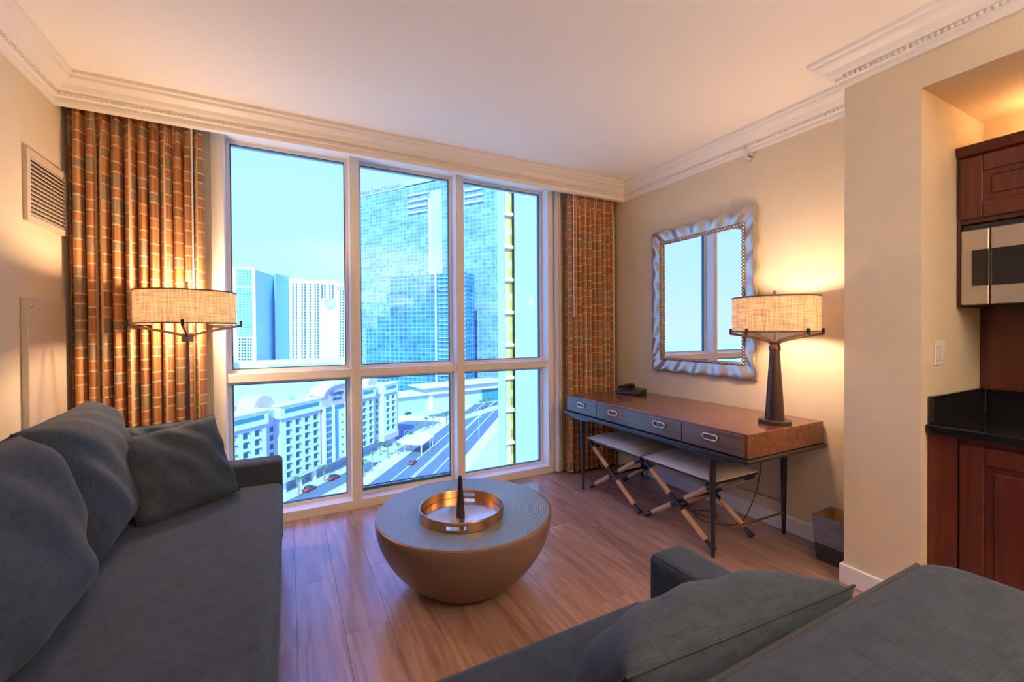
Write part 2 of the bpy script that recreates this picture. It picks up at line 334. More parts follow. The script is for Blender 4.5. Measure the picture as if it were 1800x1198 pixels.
# ------------------------------------------------------------------ room shell
XL, XR, XC, YW, YC0, YC1, YB, ZC = -1.09, 2.845, 2.515, 3.335, .857, 1.157, -2.6, 2.665
YS, ZS = 3.13, 2.52          # soffit in front of the curtains
fl = struct(MB().box((XL-.2, YB-.2, -.25), (3.5, YW+.2, -.012)).build('floor', M['gapm']))
pw, x, i = .185, XL, 0
pl_me = {}
while x < 3.26:
    w = min(pw, 3.26-x); y = YB - random.random()*1.1
    while y < YW:
        L = 1.28; y0, y1 = max(y, YB), min(y+L, YW); 
        if y1-y0 > .03:
            key = (round(w, 3), round(y1-y0, 3))
            if key not in pl_me: pl_me[key] = boxmesh('plank', (w-.0008, y1-y0-.0008, .012), M['plank'], .0006)
            inst('plank', pl_me[key], fl, (x+w/2, (y0+y1)/2, -.006))
        y += L
    x += pw
struct(MB().box((XL-.2, YB-.2, ZC), (3.5, YW+.25, ZC+.25)).build('ceiling', M['ceil']))
struct(MB().box((XL-.2, YB-.2, -.25), (XL, YW+.25, ZC)).build('wall_left', M['wall']))
struct(MB().box((XR, YC0+.1, -.25), (XR+.2, YW+.25, ZC)).build('wall_right', M['wall']))
struct(MB().box((XL-.2, YB-.2, -.25), (3.5, YB, ZC)).build('wall_back', M['wall']))
struct(MB().box((XC, YC0, 0), (3.45, YC1, ZC)).build('wall_column', M['wall']))
struct(MB().box((XC, YB, 2.372), (3.45, YC0, ZC)).build('wall_header', M['wall']))
struct(MB().box((XC, YB, 0), (3.45, -1.0, 2.372)).build('wall_kitchen_side', M['wall']))
struct(MB().box((3.235, -1.0, 0), (3.45, YC0, 2.372)).build('wall_kitchen_back', M['wall']))
struct(MB().box((XL, YS, ZS), (XR, YS+.03, ZC)).build('wall_soffit', M['trim']))
# window wall: piers left and right, curb, head
struct(MB().box((XL, YW, 0), (-.43, YW+.25, ZC)).box((2.19, YW, 0), (XR, YW+.25, ZC)).box((-.43, YW+.01, 2.60), (2.19, YW+.25, ZC)).build('wall_window', M['wall']))
WX0, WX1, WZ0, WZ1, YG = -.36, 2.112, .062, 2.586, 3.45
win = thing('window_1', (.87, YW, 0), kind='structure')
def wp(mb, name, mt, **k):
    o = mb.build(name, mt, **k); o.parent = win; o.matrix_parent_inverse = Matrix.Translation(-Vector(win.location)); return o
wp(MB().box((-.43, YW-.005, 0), (2.19, YW+.2, WZ0)), 'curb', M['wframe'])
wp(MB().box((-.43, YW-.006, WZ0), (WX0, YW+.2, 2.62), .003), 'jamb', M['wframe'])
wp(MB().box((WX1, YW-.006, WZ0), (2.19, YW+.2, 2.62), .003), 'jamb', M['wframe'])
wp(MB().box((WX0, YW-.004, WZ1+.01), (WX1, YW+.2, 2.625)), 'head', M['wframe'])
mull = [(.408, .472), (1.228, 1.296)]
for a, b in mull:
    wp(MB().box((a, YW+.0, WZ0), (b, YW+.17, WZ1+.01), .003).box((a+.029, YW-.002, WZ0), (a+.033, YW+.01, WZ1)), 'mullion', M['wframe'])
xs = [WX0, .408, .472, 1.228, 1.296, WX1]
for k in range(3):
    a, b = xs[2*k], xs[2*k+1]
    wp(MB().box((a, YW+.012, .972), (b, YW+.17, 1.030), .003), 'transom', M['wframe'])
    for z0, z1 in ((WZ0, .972), (1.030, WZ1+.01)):
        q = .022
        wp(MB().box((a, YG-.012, z0), (a+q, YG+.03, z1)).box((b-q, YG-.012, z0), (b, YG+.03, z1)).box((a+q, YG-.012, z0), (b-q, YG+.03, z0+q)).box((a+q, YG-.012, z1-q), (b-q, YG+.03, z1)), 'sash', M['wframe'])
        g = .006
        wp(MB().box((a+q, YG-.004, z0+q), (a+q+g, YG+.02, z1-q)).box((b-q-g, YG-.004, z0+q), (b-q, YG+.02, z1-q)).box((a+q+g, YG-.004, z0+q), (b-q-g, YG+.02, z0+q+g)).box((a+q+g, YG-.004, z1-q-g), (b-q-g, YG+.02, z1-q)), 'gasket', M['gasket'])
        wp(MB().quad((a+q, YG+.008, z0+q), (b-q, YG+.008, z0+q), (b-q, YG+.008, z1-q), (a+q, YG+.008, z1-q)), 'pane', M['glass'])
wp(MB().box((.50, YG-.02, WZ0+.03), (1.2, YG-.006, WZ0+.047)).box((.50, YG-.018, WZ0+.055), (1.2, YG-.006, WZ0+.062)), 'sash_rail', M['gasket'])
# ---- crown mouldings and baseboards
PROF = [(0, 0), (.014, 0), (.017, .012), (.017, .030), (.030, .034), (.030, .052), (.040, .056), (.050, .066), (.062, .086), (.088, .102), (.100, .106), (.104, .120), (.118, .126), (.118, .145)]
def crown(n, p0, p1, nrm, m0, m1, z0=ZC-.1445):
    p0, p1, nrm = Vector(p0), Vector(p1), Vector(nrm); t = (p1-p0).normalized(); mb = MB(); rows = []
    for d, z in PROF+[(0, .145)]:
        a = p0+nrm*d+t*d*m0; b = p1+nrm*d-t*d*m1
        rows.append((mb.bm.verts.new((a.x, a.y, z0+z)), mb.bm.verts.new((b.x, b.y, z0+z))))
    for r0, r1 in zip(rows, rows[1:]): mb.bm.faces.new((r0[0], r0[1], r1[1], r1[0]))
    o = struct(mb.build('trim_%d' % n, M['trim']))
    L = (p1-p0).length; bd = MB(); k = 0; s = .01
    while s < L-.01:
        c = p0+t*s+nrm*.0335; e_ = Vector((abs(t.x)*.0055+abs(nrm.x)*.006, abs(t.y)*.0055+abs(nrm.y)*.006, .007)); cc = Vector((c.x, c.y, z0+.043))
        bd.box(cc-e_, cc+e_); s += .021
    tag(bd.build('bead_row', M['trim'], o), kind='stuff')
    return o
crown(1, (XL, YS, 0), (XR, YS, 0), (0, -1, 0), 1, 1)
crown(2, (XL, YB, 0), (XL, YS, 0), (1, 0, 0), 1, 1)
crown(3, (XR, YS, 0), (XR, YC1, 0), (-1, 0, 0), 1, 1)
crown(4, (XR, YC1, 0), (XC, YC1, 0), (0, 1, 0), 1, -1)
crown(5, (XC, YC1, 0), (XC, YB, 0), (-1, 0, 0), -1, 1)
def baseb(n, a, b): return struct(MB().box(a, b, .004, 1).build(n, M['base']))
baseb('baseboard_right', (XR-.016, YC1, 0), (XR, YW, .102)); baseb('baseboard_left', (XL, YB, 0), (XL+.016, YW, .102))
baseb('baseboard_column', (XC-.016, YC0, 0), (XC, YC1+.016, .100)); baseb('baseboard_niche', (XC, YC1, 0), (XR-.016, YC1+.016, .100))
# ------------------------------------------------------------------ curtains
def curtain(name, x0, x1, zb, yc, nf, label, seed, amp=.045, m=M['curtain'], flare=0.0, zt=2.60, full=2.1):
    rnd = random.Random(seed); nx, nz = nf*12, 26; mb = MB(); bm = mb.bm; uvl = bm.loops.layers.uv.new('UVMap'); g = []; us = []
    ph = [rnd.uniform(-.5, .5) for _ in range(nf+2)]; am = [rnd.uniform(.65, 1.25) for _ in range(nf+2)]
    for j in range(nz+1):
        tz = j/nz; z = zt+(zb-zt)*tz; row = []
        for i in range(nx+1):
            s = i/nx; k = s*nf; ki = int(min(k, nf-1)); fr = k-ki
            a = (am[ki]*(1-fr)+am[ki+1]*fr)*amp; p_ = ph[ki]*(1-fr)+ph[ki+1]*fr
            pin = min(1, tz/.12)
            yy = math.sin(2*math.pi*k+p_*1.2)*a*(.35+.65*pin)*(.85+.3*tz)
            yy += (1-pin)*.012*math.sin(4*math.pi*k)
            xx = x0+(x1-x0)*s + math.cos(2*math.pi*k+p_)*.010*pin + flare*tz*tz*(s-.0)
            row.append(bm.verts.new((xx, yc+yy, z)))
        g.append(row)
    for j in range(nz):
        for i in range(nx):
            f = bm.faces.new((g[j][i], g[j+1][i], g[j+1][i+1], g[j][i+1])); f.smooth = True
            for lp, (ii, jj) in zip(f.loops, ((i, j), (i, j+1), (i+1, j+1), (i+1, j))):
                lp[uvl].uv = (ii/nx*(x1-x0)*full+10, 5+g[jj][ii].co.z)
    me = bpy.data.meshes.new('drape'); bm.to_mesh(me); bm.free(); me.materials.append(m)
    root = thing(name, ((x0+x1)/2, yc, 0), 0, label, 'curtain')
    o = bpy.data.objects.new('drape', me); COL.objects.link(o); o.parent = root; o.matrix_parent_inverse = Matrix.Translation(-Vector(root.location))
    return root
def under(o, parent): o.parent = parent; o.matrix_parent_inverse = Matrix.Translation(-Vector(parent.location)); return o
cl = curtain('curtain', -1.07, -.46, .02, 3.235, 11, 'brown and orange patterned curtain behind the floor lamp', 3, .043, full=1.6)
under(MB().path([(-.50, 3.165, 2.60), (-.50, 3.165, 1.35)], .0045).build('draw_wand', M['whitep']), cl)
crt = curtain('curtain', 2.245, 2.80, .012, 3.24, 10, 'brown patterned curtain hanging behind the end of the desk', 8, .044, full=1.75)
under(MB().path([(2.285, 3.17, 2.60), (2.285, 3.17, 1.42)], .004).build('draw_wand', M['whitep']), crt)
curtain('sheer_curtain', 2.165, 2.222, .015, 3.295, 2, 'narrow gathered pale sheer curtain beside the window jamb', 5, .025, M['sheer'])
struct(MB().box((XL, 3.22, 2.60), (XR, 3.26, 2.625)).build('trim_6', M['whitep']))
# ------------------------------------------------------------------ cushions
def pillow_mesh(name, w, h, t, m, seed=0, n=26, wr=.006, sq=2.6, pinch=.05):
    rnd = random.Random(seed); bm = bmesh.new(); V = {}
    fx = [(rnd.uniform(2, 9), rnd.uniform(2, 9), rnd.uniform(0, 6)) for _ in range(5)]
    def P(i, j, sgn):
        u, v = -1+2*i/n, -1+2*j/n
        prof = max(0, (1-abs(u)**sq)*(1-abs(v)**sq))**.5
        k = 1-pinch*(1-abs(v)**2)*abs(u)**3; k2 = 1-pinch*(1-abs(u)**2)*abs(v)**3
        d = sgn*t/2*prof
        wv = sum(math.sin(a*u*1.7+b*v*1.3+c) for a, b, c in fx)*wr*prof**.5*(.4+max(abs(u), abs(v)))
        return (u*w/2*k, d+wv*sgn, v*h/2*k2)
    for sgn in (1, -1):
        for i in range(n+1):
            for j in range(n+1):
                e_ = i in (0, n) or j in (0, n)
                if e_ and sgn == -1: V[(i, j, -1)] = V[(i, j, 1)]
                else: V[(i, j, sgn)] = bm.verts.new(P(i, j, sgn))
        for i in range(n):
            for j in range(n):
                q = [V[(i, j, sgn)], V[(i+1, j, sgn)], V[(i+1, j+1, sgn)], V[(i, j+1, sgn)]]
                f = bm.faces.new(q if sgn == -1 else q[::-1]); f.smooth = True
    me = bpy.data.meshes.new(name); bm.to_mesh(me); bm.free(); me.materials.append(m)
    bm2 = MB(); loop = [P(i, 0, 1) for i in range(n)]+[P(n, j, 1) for j in range(n)]+[P(n-i, n, 1) for i in range(n)]+[P(0, n-j, 1) for j in range(n+1)]
    bm2.path(loop, .0028, 6); return me, bm2
def pillow(name, w, h, t, m, loc, rot, parent=None, label=None, seed=0, **k):
    me, pb = pillow_mesh(name, w, h, t, m, seed, **k)
    o = bpy.data.objects.new(name, me); COL.objects.link(o)
    if parent is not None:
        o.parent = parent; loc = Vector(loc)-Vector(parent.location)
    o.location = loc; o.rotation_euler = rot
    if label: tag(o, label, 'cushion')
    sm = pb.build('seam', M['piping'], o, smooth=True)
    return o
# ------------------------------------------------------------------ long sofa on the left wall
sf = thing('sofa', (-.55, 1.6, 0), 0, 'long charcoal fabric sofa along the left wall', 'sofa')
sy0, sy1 = .10, 2.935
under(MB().box((-1.05, sy0, .06), (-.045, sy1, .30), .02, 3).build('base', M['sofa'], smooth=True, wn=True), sf)
under(MB().box((-1.0, sy0+.16, .29), (-.035, sy1-.142, .455), .045, 5).build('seat_cushion', M['sofa'], smooth=True, wn=True), sf)
for y0, y1 in ((sy1-.14, sy1), (sy0, sy0+.14)):
    a = under(MB().box((-1.05, y0, .10), (-.038, y1, .572), .026, 4).build('arm', M['sofa'], smooth=True, wn=True), sf)
under(MB().box((-1.075, sy0, .10), (-.88, sy1, .68), .04, 4).build('backrest', M['sofa'], smooth=True, wn=True), sf)
under(MB().path([(-.052, y, .452-.012) for y in (sy0+.2, sy1-.17)], .003).build('seam', M['piping']), sf)
for k, (x, y, z) in enumerate(((-.995, .18, 0), (-.10, .18, 0), (-.995, 2.86, 0), (-.10, 2.86, 0))):
    under(MB().box((x-.03, y-.03, 0), (x+.03, y+.03, .07)).build('leg', M['black']), sf)
for k, (y, x, rz) in enumerate(((2.42, -.775, 5), (1.56, -.735, -3), (.72, -.755, 2))):
    pillow('back_cushion', .84, .56, .30, M['sofa'], (x, y, .70), (R(-14), 0, R(90+rz)), sf, seed=20+k, wr=.004, sq=4.5, pinch=.03)
pillow('throw_pillow', .45, .43, .17, M['pillow'], (-.475, 2.60, .645), (R(-22), R(-5), R(38)), None, 'dark grey square throw pillow leaning at the window end of the long sofa', 31)
pillow('throw_pillow', .44, .42, .15, M['pillow'], (-.62, 2.73, .64), (R(-14), R(4), R(36)), None, 'dark grey throw pillow mostly hidden behind another pillow on the long sofa', 33)
# ------------------------------------------------------------------ loveseat with its back to the camera
lv = thing('loveseat', (.6, .6, 0), 0, 'charcoal fabric loveseat facing the window, with one square arm', 'sofa')
lx0, lx1 = -.02, 1.15
under(MB().box((lx0, .10, .06), (lx1, 1.015, .30), .02, 3).build('base', M['sofa'], smooth=True, wn=True), lv)
under(MB().box((lx0, .25, .29), (1.0, 1.03, .455), .045, 5).build('seat_cushion', M['sofa'], smooth=True, wn=True), lv)
under(MB().box((1.0, .12, .10), (lx1, 1.005, .60), .028, 4).build('arm', M['sofa'], smooth=True, wn=True), lv)
under(MB().path([(1.012, .30, .594), (1.012, .985, .594)], .003).build('arm_seam', M['piping']), lv)
under(MB().box((lx0, .07, .10), (lx1+.01, .24, .70), .04, 4).build('backrest', M['sofa'], smooth=True, wn=True), lv)
for x, y in ((.03, .15), (1.1, .15), (.03, .95), (1.1, .95)): under(MB().box((x-.03, y-.03, 0), (x+.03, y+.03, .07)).build('leg', M['black']), lv)
bc = under(MB().box((lx0+.01, .12, .44), (1.27, .455, .825), .12, 8).build('back_cushion', M['sofa'], smooth=True, wn=True), lv)
under(MB().path([(.08, .40, .807), (.5, .40, .807), (1.0, .40, .807), (1.16, .40, .807)], .004).build('back_seam', M['piping'], smooth=True), lv)
pillow('throw_pillow', .60, .40, .25, M['pillow'], (.775, .62, .60), (R(40), 0, R(-4)), None, 'dark slate lumbar pillow lying against the back of the loveseat', 41, wr=.0025)
# ------------------------------------------------------------------ coffee table, tray, spike
ct = thing('coffee_table', (.818, 2.12, 0), 0, 'round bowl-shaped woven coffee table with coiled top', 'table')
prof = [(0, .004), (.235, .004), (.245, .02), (.262, .03)]
for k in range(1, 15):
    t = k/14; prof.append((.262+(.455-.262)*math.sin(t*math.pi/2)**.92, .03+.335*t**1.12))
MB().lathe(prof+[(.452, .369), (.444, .371)], 72).build('bowl', M['tside'], ct, True)
MB().lathe([(.4445, .3705), (.42, .372), (0, .372)], 72).build('top', M['ttop'], ct, True)
MB().lathe([(0, 0), (.2, 0), (.2, .01), (0, .01)], 40).build('foot', M['black'], ct)
tr = thing('serving_tray', (.772, 2.045, .372), 0, 'round copper tray with cut-out handles on the coffee table', 'tray')
MB().lathe([(0, 0), (.208, 0), (.210, .004), (.20, .007), (0, .007)], 64).build('tray_base', M['copper'], tr, True)
MB().lathe([(0, .0075), (.199, .0075)], 64).build('mirror_inlay', M['trayin'], tr, True)
rim = MB(); sg = 96; ang0 = math.atan2(-2.045, -.772)
def rimz(th):
    for c in (ang0-.12, ang0-.12+math.pi):
        d = abs((th-c+math.pi) % (2*math.pi)-math.pi)
        if d < .25: return True
    return False
for k in range(sg):
    a, b = 2*math.pi*k/sg, 2*math.pi*(k+1)/sg
    bands = [(.002, .014), (.034, .046)] if rimz((a+b)/2) else [(.002, .046)]
    for z0, z1 in bands:
        P8 = [(r*math.cos(t_), r*math.sin(t_), z) for z in (z0, z1) for r in (.205, .2115) for t_ in (a, b)]
        v = [rim.bm.verts.new(p) for p in P8]
        for f in ((0, 1, 5, 4), (2, 6, 7, 3), (4, 5, 7, 6), (0, 2, 3, 1)): rim.bm.faces.new([v[q] for q in f])
        if len(bands) == 2:
            rim.bm.faces.new([v[q] for q in (0, 4, 6, 2)]); rim.bm.faces.new([v[q] for q in (1, 3, 7, 5)])
rim.build('rim', M['copper'], tr)
rl = MB()
for k in range(1): rl.path([(.2083*math.cos(2*math.pi*q/64), .2083*math.sin(2*math.pi*q/64), .047) for q in range(65)], .0042, 8)
rl.build('rim_edge', M['copper'], tr, True)
sp = MB(); sp.prism([(-.019, -.015), (.019, -.015), (.019, .015), (-.019, .015)], 0, .205)
for v in sp.bm.verts:
    if v.co.z > .1: v.co.x *= .42; v.co.y *= .42
bmesh.ops.bevel(sp.bm, geom=sp.bm.edges[:], offset=.003, segments=1, affect='EDGES')
so_ = sp.build('obelisk', M['black']); so_.location = (.752, 2.01, .3795); so_.rotation_euler = (0, 0, R(20)); tag(so_, 'slim black tapered obelisk standing in the copper tray', 'ornament')
# ------------------------------------------------------------------ desk
dk = thing('desk', (2.48, 2.22, 0), 0, 'walnut writing desk with slim black legs against the wall', 'desk')
dx0, dx1, dy0, dy1, dz0, dz1 = 2.105, 2.828, 1.41, 3.04, .622, .752
D = lambda mb, n, m_, **k: under(mb.build(n, m_, **k), dk)
D(MB().box((dx0+.012, dy0, dz0), (dx1, dy1, dz1), .002, 1), 'carcass', M['deskw'])
for k, (a, b) in enumerate(((2.640, dy1-.012), (1.829, 2.634), (dy0+.016, 1.823))):
    dr = D(MB().box((dx0, a, dz0+.008), (dx0+.014, b, dz1-.010), .0015, 1), 'drawer', M['deskf'])
    for yh in ((2.827,), (2.441, 2.0), (1.624,))[k]:
        h = MB(); L, rr = .030, .0165
        pts = [(0, -L+rr*math.cos(t) if False else 0, 0) for t in ()]
        for q in range(25):
            t = 2*math.pi*q/24; cx_ = (L if math.cos(t) > 1e-9 else -L if math.cos(t) < -1e-9 else 0)
            pts.append((dx0-.007, yh+cx_+rr*math.cos(t), .698+rr*math.sin(t)))
        h.path(pts, .0048, 8); h.tube((dx0-.007, yh-L, .698+rr), (dx0+.001, yh-L, .698+rr), .003).tube((dx0-.007, yh+L, .698+rr), (dx0+.001, yh+L, .698+rr), .003)
        ho = h.build('pull', M['brass'], smooth=True); ho.parent = dr
# black tray-like frame under the box, with shaped rail
D(MB().box((dx0-.018, dy0-.02, dz0-.022), (dx1+.006, dy1+.015, dz0-.001), .004, 1), 'base_frame', M['black'])
def rail_poly(a, b):
    pts = [(a, dz0-.02)]; pts += [(b, dz0-.02)]
    n = 14; low = []
    for k in range(n+1):
        t = k/n; y = b+(a-b)*t; e_ = min(abs(y-2.848), abs(y-1.64)); low.append((y, dz0-.03-.022*max(0, 1-(e_/.12)**2)))
    return pts+low
D(MB().prism(rail_poly(1.47, 3.0), 2.10, 2.125, 0), 'front_rail', M['black'])
for (x, y) in ((2.135, 2.848), (2.145, 1.642), (2.79, 1.618), (2.785, 2.848)):
    D(MB().box((x-.02, y-.02, .56), (x+.02, y+.02, dz0-.02), .004, 1).tube((x, y, .575), (x, y, 0), .0205, .0115, 16), 'leg', M['black'], smooth=True)
D(MB().tube((2.145, 1.642, .135), (2.79, 1.618, .135), .0065, .0065, 10), 'stretcher', M['brassd'], smooth=True)
D(MB().tube((2.135, 2.848, .135), (2.785, 2.848, .135), .0065, .0065, 10), 'stretcher', M['brassd'], smooth=True)
D(MB().tube((2.79, 1.618, .20), (2.785, 2.848, .20), .005, .005, 10), 'back_stretcher', M['brassd'], smooth=True)
# ------------------------------------------------------------------ stools
def stool(y0, y1, label, x0=2.175, x1=2.575):
    st = thing('stool', ((x0+x1)/2, (y0+y1)/2, 0), 0, label, 'stool', 'stools tucked under the desk')
    Sx = lambda mb, n, m_, **k: under(mb.build(n, m_, **k), st)
    Sx(MB().box((x0, y0-.01, .402), (x1, y1+.01, .42), .003, 1), 'seat_frame', M['black'])
    cu = MB(); n = 14
    g = [[None]*(n+1) for _ in range(n+1)]
    for i in range(n+1):
        for j in range(n+1):
            u, v = -1+2*i/n, -1+2*j/n; hz = .418+.006+.040*max(0, (1-abs(u)**4)*(1-abs(v)**4))**.6
            g[i][j] = cu.bm.verts.new(((x0+x1)/2+u*(x1-x0)/2, (y0+y1)/2+v*((y1-y0)/2+.01), hz))
    lo = []
    for i in range(n):
        for j in range(n): cu.bm.faces.new((g[i][j], g[i+1][j], g[i+1][j+1], g[i][j+1]))
    ring = [g[i][0] for i in range(n)]+[g[n][j] for j in range(n)]+[g[n-i][n] for i in range(n)]+[g[0][n-j] for j in range(n)]
    low = [cu.bm.verts.new((v.co.x, v.co.y, .418)) for v in ring]
    for k in range(len(ring)): cu.bm.faces.new((ring[k], ring[(k+1) % len(ring)], low[(k+1) % len(ring)], low[k]))
    Sx(cu, 'seat', M['cream'], smooth=True)
    for xx in (x0+.022, x1-.022):
        for k, (ya, yb) in enumerate(((y0+.01, y1-.01), (y1-.01, y0+.01))):
            off = -.011 if k == 0 else .011
            A = Vector((xx+off, ya, .022)); B = Vector((xx+off, yb, .392)); d = B-A
            lg = Sx(MB().tube(A, B, .0125, .0125, 12).tube(A-d*.012, A+d*.045, .020, .015, 12), 'leg', M['black'], smooth=True)
            for a, b in ((.09, .40), (.60, .90)):
                w = MB(); nn = 26
                pts = [A+d*(a+(b-a)*q/nn) for q in range(nn+1)]
                w.path(pts, [.0165+(.0012 if q % 2 else 0) for q in range(nn+1)], 10); wo_ = w.build('rattan_wrap', M['rope'], smooth=True); wo_.parent = lg
    ym = (y0+y1)/2
    Sx(MB().tube((x0+.02, ym, .207), (x1-.02, ym, .207), .009, .009, 10), 'cross_bar', M['black'], smooth=True)
    return st
stool(2.255, 2.835, 'cream padded stool with rattan-wrapped crossed legs, nearer the curtain')
stool(1.66, 2.215, 'cream padded stool with rattan-wrapped crossed legs, nearer the table lamp')
# cord under the desk
cd = MB(); pts = [(2.79, 1.75, .60), (2.80, 1.77, .42), (2.805, 1.80, .24), (2.77, 1.82, .12), (2.68, 1.83, .012), (2.58, 1.86, .006), (2.50, 1.93, .006), (2.50, 2.05, .006), (2.58, 2.12, .006), (2.66, 2.05, .008), (2.62, 1.97, .008), (2.55, 2.0, .010), (2.56, 2.14, .006), (2.66, 2.22, .006), (2.76, 2.25, .008)]
def smooth_pts(p, n=6):
    p = [Vector(q) for q in p]; o = []
    for i in range(len(p)-1):
        a, b, c, d = p[max(i-1, 0)], p[i], p[i+1], p[min(i+2, len(p)-1)]
        for k in range(n):
            t = k/n; o.append(.5*((2*b)+(-a+c)*t+(2*a-5*b+4*c-d)*t*t+(-a+3*b-3*c+d)*t**3))
    return o+[p[-1]]
tag(cd.path(smooth_pts(pts), .0032, 6).build('power_cord', M['cord'], smooth=True), 'thin black power cord looping on the floor under the desk', 'cord')
# telephone
ph = thing('telephone', (2.62, 2.80, .752), R(12), 'black desk telephone on the far end of the desk', 'telephone')
pb = MB().box((-.075, -.10, 0), (.075, .10, .03), .008, 2)
for v in pb.bm.verts:
    if v.co.z > .015 and v.co.x > 0: v.co.z += .022
pb.build('base', M['phone'], ph, True)
MB().box((-.035, -.088, .033), (.065, -.005, .040), .003, 1, Matrix.Rotation(R(-9), 3, 'Y')).build('keypad', M['phonel'], ph)
hs = MB(); hs.path([(-.095, .055, .030), (-.085, .055, .052), (-.03, .055, .066), (.04, .055, .068), (.09, .055, .058), (.10, .055, .040)], [.022, .026, .017, .017, .026, .022], 12); hs.build('handset', M['phone'], ph, True)
# ------------------------------------------------------------------ lamps
def lamp_shade(root, z0, z1, r):
    o = MB().lathe([(r, z0), (r, z1)], 64).build('shade', M['shade'], root, True)
    for z in (z0, z1): MB().lathe([(r-.002, z-.003), (r+.0025, z-.003), (r+.0025, z+.005), (r-.002, z+.005), (r-.002, z-.003)], 64).build('shade_trim', M['shtrim'], o, True)
    return o
def lamp_light(root, z, watts):
    MB().lathe([(0, -.035), (.02, -.03), (.03, 0), (.02, .028), (0, .034)], 16, (0, 0, z)).build('bulb', M['bulb'], root, True)
    l = bpy.data.lights.new('bulb_light', 'POINT'); l.energy = watts; l.color = WARM; l.shadow_soft_size = .045
    lo = bpy.data.objects.new('bulb_light', l); COL.objects.link(lo); lo.parent = root; lo.location = (0, 0, z)
def lamp_arms(root, zh, zt, rt, angs, w, curve):
    for a in angs:
        pts = []
        for k in range(9):
            t = k/8; r = .012+(rt-.012)*t; pts.append((r*math.cos(a), r*math.sin(a), zh+(zt-zh)*(t**curve)))
        ar = MB(); rot = Matrix.Rotation(a, 3, 'Z')
        for p, q in zip(pts, pts[1:]):
            dv = Vector(q)-Vector(p); c = (Vector(p)+Vector(q))/2; L = dv.length; pit = math.atan2(dv.z, math.hypot(dv.x, dv.y))
            ar.box(c-Vector((L/2+.001, w/2, w*.7)), c+Vector((L/2+.001, w/2, w*.7)), 0, 1, rot @ Matrix.Rotation(-pit, 3, 'Y'))
        o = ar.build('arm', M['bronze'], root)
        c = Vector((rt*math.cos(a), rt*math.sin(a), zt+.012)); MB().box(c-Vector((.007, .007, .018)), c+Vector((.007, .007, .018)), .002, 1, rot).build('arm_tip', M['black'], o)
vr = math.atan2(-math.sin(YAW), math.cos(YAW))     # image right direction
flp = thing('floor_lamp', (-.515, 3.06, 0), 0, 'tall bronze floor lamp with a wide drum shade in front of the curtain', 'lamp')
MB().lathe([(0, 0), (.125, 0), (.125, .012), (.03, .022), (0, .022)], 48).build('base', M['bronze'], flp, True)
MB().tube((0, 0, .02), (0, 0, 1.27), .0085, .0085, 12).build('pole', M['bronze'], flp, True)
MB().box((-.021, -.021, 1.252), (.021, .021, 1.302), .002, 1, Matrix.Rotation(vr, 3, 'Z')).build('hub', M['bronze'], flp)
MB().tube((0, 0, 1.30), (0, 0, 1.60), .0065, .0065, 10).build('stem', M['bronze'], flp, True)
fa = math.atan2(.515, 3.06)
lamp_arms(flp, 1.285, 1.345, .262, [fa, fa+math.pi, fa+math.pi*.5, fa-math.pi*.5-.08], .010, .8)
lamp_shade(flp, 1.356, 1.536, .238); lamp_light(flp, 1.46, LAMP_W)
tlp = thing('table_lamp', (2.515, 1.51, .752), 0, 'bronze table lamp with a tapered stem and drum shade on the desk', 'lamp')
MB().lathe([(0, 0), (.085, 0), (.085, .022), (.082, .025), (0, .025)], 40).build('base', M['darkmetal'], tlp, True)
MB().lathe([(.051, .025), (.026, .425), (0, .425)], 40).build('stem', M['darkmetal'], tlp, True)
MB().lathe([(.0, .425), (.031, .425), (.031, .448), (.025, .458), (.027, .475), (.0, .478)], 32).build('collar', M['darkmetal'], tlp, True)
MB().tube((0, 0, .47), (0, 0, .775), .0075, .0075, 10).build('rod', M['bronze'], tlp, True)
ta = math.atan2(-2.515, 1.51)
lamp_arms(tlp, .468, .525, .232, [ta+math.pi-.1, ta+.1, ta-.85, ta+math.pi+.95], .012, .62)
lamp_shade(tlp, .536, .733, .222); lamp_light(tlp, .64, TABLE_W)
# ------------------------------------------------------------------ mirror
mr = thing('wall_mirror', (XR, 2.285, 1.55), 0, 'rectangular mirror in a wavy silver frame above the desk', 'mirror')
oy, oz, iy, iz = .466, .593, .372, .487
fr = MB(); NP = 40
def edge_pts(k):
    o, i_ = [], []
    wav = lambda s, L: .011*math.sin(2*math.pi*s/L*1.0)
    for q in range(NP):
        t = q/NP
        if k == 0: p = (-oy+2*oy*t, oz); n_ = (0, 1); c = (-iy+2*iy*t, iz); nw = 5
        if k == 1: p = (oy, oz-2*oz*t); n_ = (1, 0); c = (iy, iz-2*iz*t); nw = 6.5
        if k == 2: p = (oy-2*oy*t, -oz); n_ = (0, -1); c = (iy-2*iy*t, -iz); nw = 5
        if k == 3: p = (-oy, -oz+2*oz*t); n_ = (-1, 0); c = (-iy, -iz+2*iz*t); nw = 6.5
        s = math.sin(2*math.pi*nw*t)*.0105*math.sin(math.pi*t)**.3
        o.append((p[0]+n_[0]*s, p[1]+n_[1]*s, math.sin(2*math.pi*nw*t+1.2)*.006)); i_.append(c)
    return o, i_
O, I = [], []
for k in range(4):
    a, b = edge_pts(k); O += a; I += b
rows = []
for (oy_, oz_, wv), (iy_, iz_) in zip(O, I):
    ring = []
    for t, xo in ((0, -.004), (0, -.030+wv), (.12, -.036+wv), (.5, -.030+wv*1.4), (.85, -.024+wv*.6), (1, -.020), (1, -.004)):
        ring.append(fr.bm.verts.new((xo, oy_+(iy_-oy_)*t, oz_+(iz_-oz_)*t)))
    rows.append(ring)
for a, b in zip(rows, rows[1:]+rows[:1]):
    for k in range(6): fr.bm.faces.new((a[k], a[k+1], b[k+1], b[k]))
fr.build('frame', M['silver'], mr, True)
